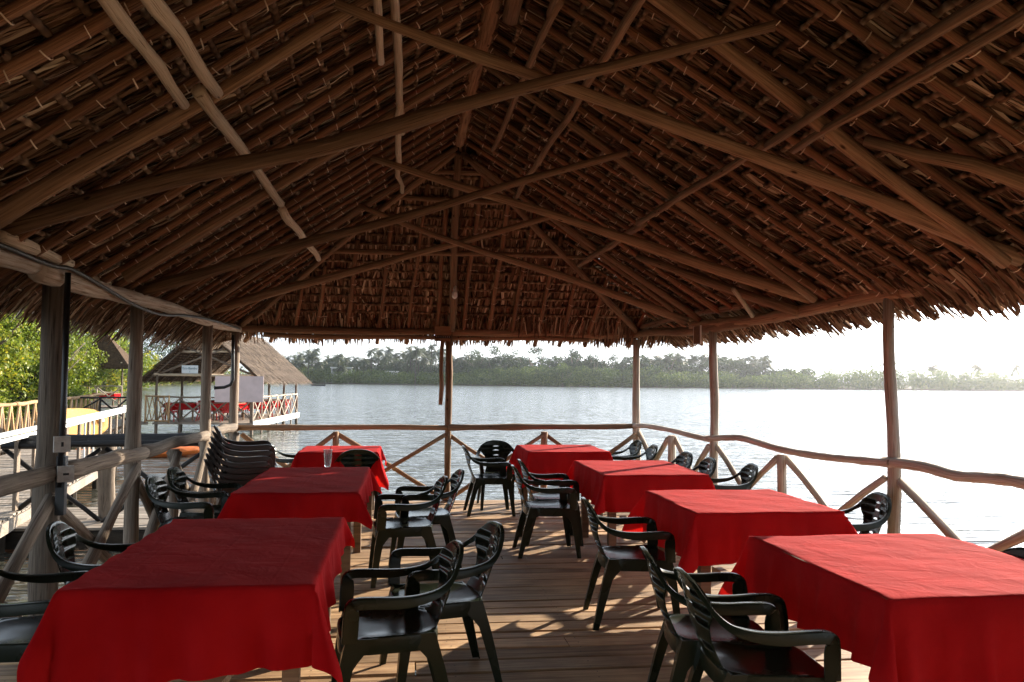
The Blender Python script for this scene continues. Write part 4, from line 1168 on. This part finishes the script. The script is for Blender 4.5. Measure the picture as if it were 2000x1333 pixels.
def small_pavilion(name, label, cx, cy, hw, hl, rz, fl, ev, rg, hip, seed, n=2600, over=.55, posts=4, under=True):
    t = empty(name, (cx, cy, fl), rz, label, 'pavilion')
    ev -= fl; rg -= fl; W, L = hw+over, hl+over
    rl = (L if not hip else max(0, L-W*hip))
    A, B = (0, -rl, rg), (0, rl, rg)
    c = [(-W, -L, ev), (-W, L, ev), (W, L, ev), (W, -L, ev)]
    quads = [(A, B, c[1], c[0]), (B, A, c[3], c[2])]
    if hip: quads += [(A, A, c[3], c[0]), (B, B, c[2], c[1])]
    mb = MB()
    for q in quads:
        Q = [Vector(p) for p in q]; b = len(mb.v)
        for dz in (0, -.07):
            for p in Q: mb.v.append((p.x, p.y, p.z+dz))
        if q[0] == q[1]:
            mb.f += [(b+1, b+2, b+3), (b+5, b+7, b+6), (b+2, b+6, b+7, b+3)]
        else: mb.f += [(b, b+1, b+2, b+3), (b+7, b+6, b+5, b+4), (b+2, b+6, b+7, b+3), (b, b+3, b+7, b+4), (b+1, b+5, b+6, b+2)]
    roof = mb.build('roof', M['backing'], t)
    v, f, r = out_thatch(quads, n, .05, .4, seed)
    link('thatch', np_mesh('thatch', v, f, r), M['old_thatch'], roof, kind='stuff')
    # ragged underside rows
    if under:
        R = np.random.default_rng(seed+5); Vs, Rs = [], []
        for q in quads[:2]:
            A_, B_, C_, D_ = map(lambda p: np.array(p, float), q); nr = 22
            for k in range(nr):
                a = A_+(D_-A_)*(k+.5)/nr; b = B_+(C_-B_)*(k+.5)/nr; m = 60; dd = unit(D_-A_)
                u = (np.arange(m)+R.random(m)*.5)/m; p = a+(b-a)*u[:, None]; w = (b-a)/m*R.uniform(.35, .7, m)[:, None]
                z = np.array([0, 0, -.085]); P = np.stack([p+z, p+w+z, p+w+z+dd*.05, p+z+dd*.05], 1)
                Vs.append(P.reshape(-1, 3)); Rs.append(np.repeat(R.uniform(.3, 1, m), 4))
        V = np.concatenate(Vs); m = len(V)//4
        link('thatch_ribs', np_mesh('thatch_ribs', V, np.arange(m*4).reshape(m, 4), np.concatenate(Rs)), M['rib'], roof, kind='stuff')
    for sx in (-1, 1):
        for k in range(posts):
            y_ = -hl+2*hl*k/(posts-1); pole('post', (sx*hw, y_, -1.3), (sx*hw, y_, ev+.25), .06, .05, M['post'], t, .03, 7, w=False)
    MB().box((0, 0, -.06), (2*hw+.2, 2*hl+.2, .08)).build('floor', M['grey_plank'], t)
    MB().box((hw+.12, 0, -.08), (.04, 2*hl+.3, .26)).build('fascia', M['white_paint'], t)
    for sx in (-1, 1): pole('wall_plate', (sx*hw, -hl-.3, ev+.25), (sx*hw, hl+.3, ev+.25), .05, .05, M['peeled'], t, .02, 7, w=False)
    for sy in (-1, 1): pole('wall_plate', (-hw-.3, sy*hl, ev+.22), (hw+.3, sy*hl, ev+.22), .045, .045, M['peeled'], t, .02, 7, w=False)
    if not hip:
        k_ = -hl+.1
        pole('brace', (-hw, k_, ev+.25), (hw*.45, k_, rg-.8), .05, .04, M['post'], t, .02, 7, w=False)
        pole('brace', (hw, k_, ev+.25), (-hw*.45, k_, rg-.8), .05, .04, M['post'], t, .02, 7, w=False)
        pole('brace', (-hw*.55, k_, (ev+rg)/2+.1), (hw*.55, k_, (ev+rg)/2+.1), .045, .04, M['peeled'], t, .02, 7, w=False)
        for y_ in np.linspace(-hl, hl, 7):
            for sx in (-1, 1): pole('rafter', (sx*W, y_, ev-.12), (0, y_, rg-.12), .035, .03, M['post'], t, .02, 6, w=False)
    return t
def xfence(pts, base, h, mat, label, name='cross_fence', r=.035, group=None):
    t = empty(name, (*pts[0], base), 0, label, 'fence', group)
    for i in range(len(pts)):
        pole('stub_post', (*pts[i], base-1.2), (*pts[i], base+h), r*1.2, r, mat, t, .01, 6)
    for i in range(len(pts)-1):
        a, b = pts[i], pts[i+1]
        pole('rail', (*a, base+h), (*b, base+h), r*1.1, r, mat, t, .02, 6)
        pole('brace', (*a, base+.05), (*b, base+h-.05), r, r*.9, mat, t, .02, 6); pole('brace', (*a, base+h-.05), (*b, base+.05), r, r*.9, mat, t, .02, 6)
    return t
P2R = -.075; P2C = (-7.75, 39.4)
small_pavilion('bar_pavilion', 'thatched pavilion on stilts over the river with open gable and pale boards', P2C[0], P2C[1], 1.9, 4.4, P2R, -.3, 1.38, 3.55, 0, 31, n=6000, over=.5)
small_pavilion('gazebo', 'small thatched gazebo on stilts between the mangroves and the bar pavilion', -17.2, 50.5, 1.15, 1.15, .1, -.2, 2.02, 4.0, 1.0, 32, n=1800, over=.5, posts=2, under=False)
def p2(x, y): c, s = math.cos(P2R), math.sin(P2R); return (P2C[0]+x*c-y*s, P2C[1]+x*s+y*c)
xfence([p2(1.95, y) for y in np.linspace(-4.4, 4.4, 7)], -.3, 1.0, M['white_glare_pole'], 'white cross braced fence on the river side of the bar pavilion')
xfence([p2(x, -4.45) for x in (-1.9, -.95, .1, 1.05, 1.95)], -.3, 1.0, M['post'], 'grey cross braced fence along the front of the bar pavilion')
xfence([(-15.6, 31.5), (-14.2, 32.2), (-12.9, 32.9), (-11.6, 33.6), (-10.9, 34.6)], -.3, 1.0, M['black_pole'], 'dark cross braced fence on the walkway leading to the bar pavilion')
mb = MB(); a, b = Vector((-15.8, 32.0, -.36)), Vector((-10.6, 35.6, -.36)); mb.box((a+b)/2, ((b-a).length, 1.2, .1), Matrix.Rotation(math.atan2(b.y-a.y, b.x-a.x), 3, 'Z'))
tag(mb.build('walkway', M['grey_plank']), kind='structure')
xfence([(-18.5, 49.1), (-17.2, 49.2), (-15.9, 49.3)], -.2, 1.15, M['white_glare_pole'], 'white cross braced fence in front of the gazebo')
g = empty('stick_gate', (-9.7, 34.3, -.3), -.07, 'reddish stick gate at the entrance of the bar pavilion', 'gate')
for a, b in (((-.45, 0, 0), (-.45, 0, 1.1)), ((.45, 0, 0), (.45, 0, 1.1)), ((-.45, 0, 1.05), (.45, 0, 1.05)), ((-.45, 0, .08), (.45, 0, .08))): pole('frame', a, b, .035, .03, M['tan_pole'], g, .01, 6, w=False)
for k in range(4):
    x = -.4+k*.22; pole('stick', (x, .02, .1), (x+.2, .02, 1.03), .022, .02, M['tan_pole'], g, .01, 5, w=False); pole('stick', (x+.2, -.02, .1), (x, -.02, 1.03), .022, .02, M['tan_pole'], g, .01, 5, w=False)
for i, (xa, xb) in enumerate(((420, 462), (463, 514))):
    A_, B_ = aty(xa, 735, 33.6), aty(xb, 786, 33.6)
    o = MB().box(((A_[0]+B_[0])/2, 33.6+.05*i, (A_[2]+B_[2])/2), (B_[0]-A_[0]-.02, .03, A_[2]-B_[2])).build('pale_board', M['pink_board'])
    tag(o, ['left pale pinkish board on the front of the bar pavilion', 'right pale pinkish board on the front of the bar pavilion'][i], 'board', 'pale boards')
c_ = aty(371, 722, 34.2)
t = empty('bar_sign', V3(c_), 0, 'small white sign with blue green lettering under the bar pavilion gable', 'sign')
MB().box((0, 0, 0), (.62, .03, .32)).build('panel', M['sign_white'], t)
def text(txt, size, loc, mat, parent, name='lettering'):
    cu = bpy.data.curves.new(name, 'FONT'); cu.body = txt; cu.size = size; cu.align_x = 'CENTER'; cu.align_y = 'CENTER'; cu.extrude = .002
    o = bpy.data.objects.new('tmp', cu); COL.objects.link(o); dg = bpy.context.evaluated_depsgraph_get(); me = bpy.data.meshes.new_from_object(o.evaluated_get(dg)); bpy.data.objects.remove(o)
    q = link(name, me, mat, parent); q.location = loc; q.rotation_euler = (PI/2, 0, 0); me.materials.clear(); me.materials.append(mat); return q
text('Eco-Bambu', .125, (0, -.02, .04), M['ink'], t); text('1', .1, (0, -.02, -.09), M['ink'], t)
# tables with red cloths and red chairs in the far pavilions
def far_table(x, y, fl, w, l, lab):
    t = empty('far_table', (x, y, fl), P2R, lab, 'table', 'red covered tables in the far pavilions')
    MB().box((0, 0, .73), (w, l, .03)).build('tabletop', M['table_wood'], t)
    for sx in (-1, 1):
        for sy in (-1, 1): MB().box((sx*(w/2-.08), sy*(l/2-.08), .36), (.06, .06, .71)).build('leg', M['table_wood'], t)
    o = drape(-w/2, w/2, -l/2, l/2, (.3, .3, .3, .3), random.uniform(-.04, .04), int(x*10) % 97+100, lab.replace('table under', 'cloth on').replace('table', 'table'), n=26)
    o['label'] = 'red ' + lab.split(' ', 1)[1].replace('table', 'cloth over a table'); o['group'] = 'red cloths in the far pavilions'
    o.location = (x, y, fl); o.rotation_euler = (0, 0, P2R)
far_pos = [((-1.2, -3), 'red covered table at the front left of the bar pavilion'), ((.6, -3), 'red covered table at the front right of the bar pavilion'), ((.9, -.8), 'red covered table at the middle right of the bar pavilion'), ((1.0, 1.6), 'red covered table beside the far river fence of the bar pavilion'), ((-1.2, 1.0), 'red covered table at the middle left of the bar pavilion'), ((1.0, 3.5), 'red covered table at the farthest corner of the bar pavilion')]
for (x, y), lab in far_pos: far_table(*p2(x, y), -.3, 1.1, 1.2, lab)
far_table(-17.1, 50.1, -.2, 1.5, .9, 'red covered table inside the small gazebo')
redc = None
for (x, y, r_), lab in zip([(-.3, -3.4, Rt), (-.2, -2.6, Rt), (.0, -1, Rt), (.8, -3.9, Up), (1.65, -.9, Lf), (-.1, 1.7, Rt), (1.6, 2.6, Lf), (-1.5, -3.95, Up)],
                  ['between the two front tables', 'just behind the front right table', 'left of the middle right table', 'nearest the front fence right side', 'against the river fence', 'left of the far river side table', 'farthest along the river fence', 'nearest the front fence left side']):
    l_ = (*p2(x, y), -.3); lb = 'red plastic chair in the bar pavilion, '+lab
    if redc is None:
        redc = copy_thing(chair0, l_, r_, lb, 'red plastic chairs in the bar pavilion'); redc.name = 'red_chair'
        for ch in redc.children:
            ch.data = ch.data.copy(); ch.data.materials.clear(); ch.data.materials.append(M['red_plastic'])
    else: copy_thing(redc, l_, r_, lb)

# ================================================================== VEGETATION
def blobs(centers, radii, n, size, seed, flat=.75, shell=.55):
    """leaf quads scattered through ellipsoids; light/dark clumps come from rnd"""
    R = np.random.default_rng(seed); C_ = np.array(centers, float); Rd = np.array(radii, float)
    if Rd.ndim == 1: Rd = np.stack([Rd, Rd, Rd*flat], 1)
    wgt = Rd.prod(1)**(2/3); idx = R.choice(len(C_), n, p=wgt/wgt.sum())
    d = R.normal(size=(n, 3)); d /= np.linalg.norm(d, axis=1)[:, None]
    rr = shell+(1-shell)*R.random(n)**.6+R.normal(0, .06, n)
    p = C_[idx]+d*Rd[idx]*rr[:, None]
    nn = d*.6+R.normal(size=(n, 3))*.7; nn /= np.linalg.norm(nn, axis=1)[:, None]
    a = np.cross(nn, R.normal(size=(n, 3))); a /= np.linalg.norm(a, axis=1)[:, None]; b = np.cross(nn, a)
    s = size*R.uniform(.6, 1.4, n)[:, None]
    P = np.stack([p-a*s*.5, p+b*s*.28, p+a*s*.5, p-b*s*.28], 1).reshape(-1, 3)
    clump = R.normal(.45, .16, len(C_))[idx]
    r = np.clip(clump+R.normal(0, .17, n), 0, 1)
    return P, np.arange(n*4).reshape(n, 4), np.repeat(r, 4)
def broad_tree(name, x, y, base, h, w, label, leaf, seed, nleaf, lsize, group, nb=26, low=.25, trunk=True, clump=.22):
    R = random.Random(seed); t = empty(name, (x, y, base), 0, label, 'tree', group)
    if trunk:
        mb = MB(); top = h*.55; mb.tube([(0, 0, -.3), (R.uniform(-.2, .2), R.uniform(-.2, .2), top*.5), (R.uniform(-.3, .3), 0, top)], [.03*h, .022*h, .012*h], 7)
        for k in range(7):
            a = R.random()*6.28; z0 = R.uniform(.2, .5)*h; mb.tube([(0, 0, z0), (math.cos(a)*w*.3, math.sin(a)*w*.3, z0+h*.18), (math.cos(a)*w*.42, math.sin(a)*w*.42, z0+h*.32)], [.012*h, .008*h, .003*h], 5)
        mb.build('trunk', M['post'], t, True)
    cs, rs = [], []
    for k in range(nb):
        f = R.random(); z = h*(low+(1-low)*f*.88); prof = math.sin(PI*min(1, (f*.8+.18)))**.7
        a = R.random()*6.28; q = w*.5*prof*R.uniform(.25, .95); cs.append((math.cos(a)*q, math.sin(a)*q, z)); rs.append(w*clump*R.uniform(.6, 1.2))
    v, f_, r = blobs(cs, rs, nleaf, lsize, seed)
    link('crown', np_mesh('crown', v, f_, r), leaf, t); return t
# near mangroves behind the jetty
k = 0
for (px, d, h, w) in ((-330, 30, 8, 8), (-160, 34, 9, 8), (-30, 36, 9.5, 8), (45, 40, 9.6, 6.6), (112, 46, 8.6, 4.4), (-90, 27, 6, 6), (40, 33, 5.2, 5.5), (112, 40, 4.8, 3.2), (150, 52, 4.6, 2.6)):
    v = fw+RV*(px-CXP)/F_PX; x, y = v[0]*d, v[1]*d
    lab = ['mangrove tree beyond the left photo edge', 'second mangrove outside the left edge', 'tall yellow green mangrove at the left photo edge', 'tall mangrove seen left of the first post', 'yellow green mangrove between first and second posts', 'low mangrove at far left outside view',
           'low dark mangrove behind the stick fence at left', 'low mangrove behind the stick fence right of first post', 'small mangrove beside the gazebo roof'][k]
    broad_tree('mangrove_tree', x, y, DW, h, w, lab, M['mangrove'], 50+k, 22000 if k != 0 else 7000, .13, 'mangroves behind the jetty', nb=44, low=.08, clump=.17); k += 1
# wooded hillside further left back
def px_pt(px, d): v = fw+RV*(px-CXP)/F_PX; return v[0]*d, v[1]*d
labs = ['bright green round shrub tree above the gazebo roof', 'bright green tree right of the gazebo roof', 'dark tall tree high behind the gazebo', 'dark tall tree right of the gazebo at the eave line', 'dark feathery tree behind the second post', 'dark tree above the bar pavilion left gable', 'yellow green bush left of the bar pavilion', 'dark tree left behind the bar pavilion ridge', 'dark wood edge tree farther right behind the bar pavilion']
for k, (px, d, h, w, lf) in enumerate(((205, 110, 8.5, 9, 'mangrove'), (238, 118, 7.5, 9, 'mangrove'), (195, 170, 14, 12, 'dark_leaf'), (235, 190, 14.5, 14, 'dark_leaf'), (275, 215, 15, 16, 'dark_leaf'), (318, 225, 14.5, 16, 'dark_leaf'), (268, 150, 5.5, 8, 'mangrove'), (365, 240, 14, 16, 'dark_leaf'), (420, 262, 13.5, 16, 'dark_leaf'))):
    x, y = px_pt(px, d); broad_tree('woodland_tree', x, y, DW+.3, h, w, labs[k], M[lf], 80+k, 4200, .42, 'trees on the left bank', nb=30, low=.05, clump=.2)
# mangrove thicket along the far shore
def thicket(pa, pb, n, hgt, leaf, size, seed, name, depth=12, nleaf=30000, ex=2):
    R = np.random.default_rng(seed); cs, rs = [], []
    for k in range(n):
        px = R.uniform(pa, pb); e_ = ex+R.random()*depth; p = shore_pt(px, e_)
        hh = hgt(px)*R.uniform(.55, 1.05)*(.55+.45*min(1, (e_-ex)/depth*2)); r_ = R.uniform(.9, 2.1)
        cs.append((p[0], p[1], DW+max(r_*.6, hh-r_*.7))); rs.append((r_*1.4, r_*1.4, r_*.8))
        if R.random() < .8: cs.append((p[0], p[1], DW+max(.7, (hh-r_)*.5))); rs.append((r_*1.3, r_*1.3, r_))
    v, f_, r = blobs(cs, rs, nleaf, size, seed, shell=.6)
    tag(link(name, np_mesh(name, v, f_, r), leaf), kind='stuff')
thicket(540, 1240, 900, lambda p: 5.6+.7*math.sin(p*.013)+(1.0 if p > 930 else 0), M['shore_leaf'], .55, 201, 'mangrove_thicket', nleaf=80000)
thicket(1230, 2500, 900, lambda p: 6.4+1.0*math.sin(p*.011+1)+.5*math.sin(p*.05), M['shore_leaf'], .55, 202, 'mangrove_thicket', nleaf=85000)
thicket(250, 620, 260, lambda p: 4.8+math.sin(p*.03), M['mangrove'], .5, 203, 'mangrove_thicket', nleaf=26000)
thicket(1500, 2600, 420, lambda p: 8.2+.9*math.sin(p*.008)+.6*math.sin(p*.037), M['shore_leaf'], .6, 204, 'mangrove_thicket', depth=14, nleaf=50000, ex=16)
thicket(500, 900, 420, lambda p: 9.6+1.0*math.sin(p*.05), M['dark_leaf'], .7, 205, 'undergrowth', depth=24, nleaf=90000, ex=16)
thicket(860, 1260, 420, lambda p: 10.5+1.5*math.sin(p*.045+1), M['dark_leaf'], .7, 206, 'undergrowth', depth=18, nleaf=80000, ex=12)
thicket(1230, 1580, 320, lambda p: 9.8+.9*math.sin(p*.05) if p < 1500 else 7.5, M['dark_leaf'], .7, 207, 'undergrowth', depth=18, nleaf=60000, ex=14)
# coconut palms
def palm_mesh(seed, h=1.0):
    R = random.Random(seed); V, F_, Rn = [], [], []
    for k in range(26):
        az = k*2.4+R.uniform(-.3, .3); el = R.uniform(-.5, 1.25); L = R.uniform(2.7, 3.5); wind = (1.0, .25)
        p = Vector((0, 0, 0)); d = Vector((math.cos(az)*math.cos(el), math.sin(az)*math.cos(el), math.sin(el))); pts = [p.copy()]
        for s in range(6):
            d = (d+Vector((wind[0]*.07, wind[1]*.07, -.27))).normalized(); p = p+d*L/6; pts.append(p.copy())
        rn = min(1, max(0, R.gauss(.5, .2)))
        for s in range(6):
            a, b = pts[s], pts[s+1]; t = (b-a).normalized(); sd = t.cross(Vector((0, 0, 1)))
            if sd.length < .1: sd = Vector((1, 0, 0))
            sd.normalize(); w = .75*math.sin(PI*(s+.8)/7.2)+.08
            for g in (-1, 1):
                for q in range(2):
                    o = a+(b-a)*(q*.5); b0 = len(V); tip = o+sd*g*w*.9+Vector((0, 0, -.45*w))+t*.25
                    for x in (o, o+(b-a)*.42, tip+t*.08, tip): V.append(tuple(x))
                    F_.append((b0, b0+1, b0+2, b0+3)); Rn += [rn]*4
    return np.array(V), np.array(F_), np.array(Rn)
crowns = []
for k in range(4):
    v, f_, r = palm_mesh(k+1); me = np_mesh('palm_crown', v, f_, r); me.materials.append(M['palm_leaf']); crowns.append(me)
trunks = []
for k in range(3):
    mb = MB(); b = random.uniform(-.04, .08); mb.tube([(0, 0, 0), (b*.3, 0, .35), (b, 0, .7), (b*1.2, 0, 1.0)], [.02, .015, .013, .011], 6); me = mb.mesh('palm_trunk', True); me.materials.append(M['dark_pile']); trunks.append((me, b*1.2))
R_ = random.Random(5)
def palm(px, d, ytop, idx, lab):
    x, y = px_pt(px, d); ho = float((px-1000)*math.sin(ROLL)/1.0)+741.5
    h = max(5, 1.55+(ho-ytop)*d/F_PX-DW-1.4)
    t = empty('coconut_palm', (x, y, DW+.4), R_.uniform(-.4, .4), lab, 'palm tree', 'coconut palms on the far shore')
    me, bx = trunks[idx % 3]; o = link('trunk', me, None, t); o.scale = (h*.9, h*.9, h)
    c = link('crown', crowns[idx % 4], None, t); c.location = (bx*h*.9, 0, h); s = R_.uniform(.85, 1.2); c.scale = (s, s, s); c.rotation_euler = (0, 0, R_.uniform(-.5, .5))
seq = []
for i in range(58): seq.append((545+i*5.6+R_.uniform(-3, 3), R_.uniform(322, 352), None))
for i in range(42): seq.append((1255+i*6.0+R_.uniform(-3, 3), R_.uniform(300, 330), None))
for i in range(12): seq.append((868+i*7+R_.uniform(-2, 2), R_.uniform(322, 345), 0))
for px in (1818, 1907, 1985): seq.append((px, 300, 1))
special = {0}
for i, (px, d, kd) in enumerate(seq):
    if kd is None and px < 900: yt = 693+7*math.sin(px*.05)+R_.uniform(-13, 16)+(-4 if px > 740 else 4)
    elif kd is None: yt = 703+R_.uniform(-12, 14)
    elif kd == 0: yt = 700+R_.uniform(-6, 6)
    else: yt = 712
    side_ = 'left of the middle post' if px < 855 else ('right of the middle post' if px < 1200 else ('between the two rear right posts' if px < 1393 else ('right of the second right post' if px < 1600 else 'alone above the low right thicket')))
    palm(px, d, yt, i, 'coconut palm on the far shore, '+side_)
palm(812, 305, 679, 2, 'slender tall coconut palm with bare trunk before the row left of the middle post')
# broadleaf trees amid the palms
for i, (px, d, yt, w) in enumerate(((925, 322, 676, 13), (965, 318, 674, 12), (1000, 320, 680, 12), (1040, 315, 674, 13), (1080, 318, 690, 11), (1120, 308, 681, 10), (1160, 308, 684, 11), (1195, 305, 690, 10), (1225, 305, 697, 9), (1312, 306, 680, 7), (1290, 296, 706, 10), (1530, 300, 720, 12), (1575, 302, 722, 12), (1100, 296, 712, 9), (1240, 296, 712, 9))):
    x, y = px_pt(px, d); h = 1.55+(741.5+(px-1000)*.0096-yt)*d/F_PX-DW
    lb = ['broad dark tree right of the middle post, first from it', 'tall feathery tree under the eave fringe, second right of the middle post', 'rounded tree third right of the middle post', 'highest feathery tree right of the middle post', 'lower rounded tree before the gap right of centre', 'feathery tree left of the first rear right post, leftmost', 'feathery tree left of the first rear right post, middle', 'feathery tree just left of the first rear right post', 'tree hidden partly by the first rear right post', 'pale wispy tree standing above the palms between the rear right posts',
          'rounded green tree between the rear right posts', 'rounded tree ending the palm row on the right', 'low rounded tree right of the palm row end', 'small bright tree low in front, centre of the far shore', 'small bright tree low by the first rear right post'][i]
    broad_tree('shore_tree', x, y, DW+.3, h, w, lb, M['dark_leaf' if i not in (9, 13, 14) else 'shore_leaf'], 300+i, 1500, .6, 'broadleaf trees on the far shore', nb=24, low=.15, clump=.17)
# far white house and boat
hx = aty(668, 717, 336)
t = empty('white_house', (hx[0], hx[1], DW+.5), 0, 'flat roofed white house among the palms on the far shore', 'house')
MB().box((0, 0, 3.3), (8.0, 5, 4.6)).build('wall', M['wall_white'], t); MB().box((0, -.2, 5.9), (8.8, 6, .3)).build('roof', M['wall_white'], t)
for x in (-2.6, .2, 2.8): MB().box((x, -2.52, 4.8), (1.7, .1, 1.2)).build('window', M['dark_glass'], t)
hx = aty(765, 724, 330)
t = empty('white_house', (hx[0], hx[1], DW+.5), 0, 'low white roofed hut right of the larger white house', 'house')
MB().box((0, 0, 2.9), (5, 4, 3.0)).build('wall', M['wall_white'], t); MB().box((0, 0, 4.55), (5.8, 4.8, .25)).build('roof', M['wall_white'], t)
bx_ = atz(622, 751, DW)
t = empty('rowing_boat', (bx_[0]*.8, bx_[1]*.8, DW), .1, 'tiny dark rowing boat near the far shore left of centre', 'boat')
V, F_ = [], []
for i in range(9):
    f = i/8*2-1; w = .5*(1-abs(f)**2)**.7+.02
    for q in ((-w, .38+.15*f*f), (-w*.6, 0), (w*.6, 0), (w, .38+.15*f*f), (w*.85, .36+.15*f*f), (w*.5, .08), (-w*.5, .08), (-w*.85, .36+.15*f*f)): V.append((f*1.9, q[0], q[1]))
for i in range(8):
    for j in range(8): F_.append((i*8+j, i*8+(j+1) % 8, (i+1)*8+(j+1) % 8, (i+1)*8+j))
F_.append(tuple(range(8))); F_.append(tuple(64+j for j in range(8))[::-1])
link('hull', mesh_vf('hull', V, F_), M['hair'], t)
MB().box((0, 0, .3), (.2, .8, .04)).build('bench', M['hair'], t)

# ================================================================== HAZE
HZ = .00022
if HZ:
    m = bpy.data.materials.new('haze air'); m.use_nodes = True; nt = m.node_tree; nt.nodes.clear()
    out = nt.nodes.new('ShaderNodeOutputMaterial'); pv = nt.nodes.new('ShaderNodeVolumePrincipled')
    pv.inputs['Color'].default_value = (.92, .95, 1, 1); pv.inputs['Density'].default_value = HZ; pv.inputs['Anisotropy'].default_value = .82
    nt.links.new(pv.outputs[0], out.inputs['Volume'])
    z0, z1 = DW-1.3, 21.0
    MB().box((0, 650, (z0+z1)/2), (3100, 2600, z1-z0)).build('haze', m, kind='stuff')
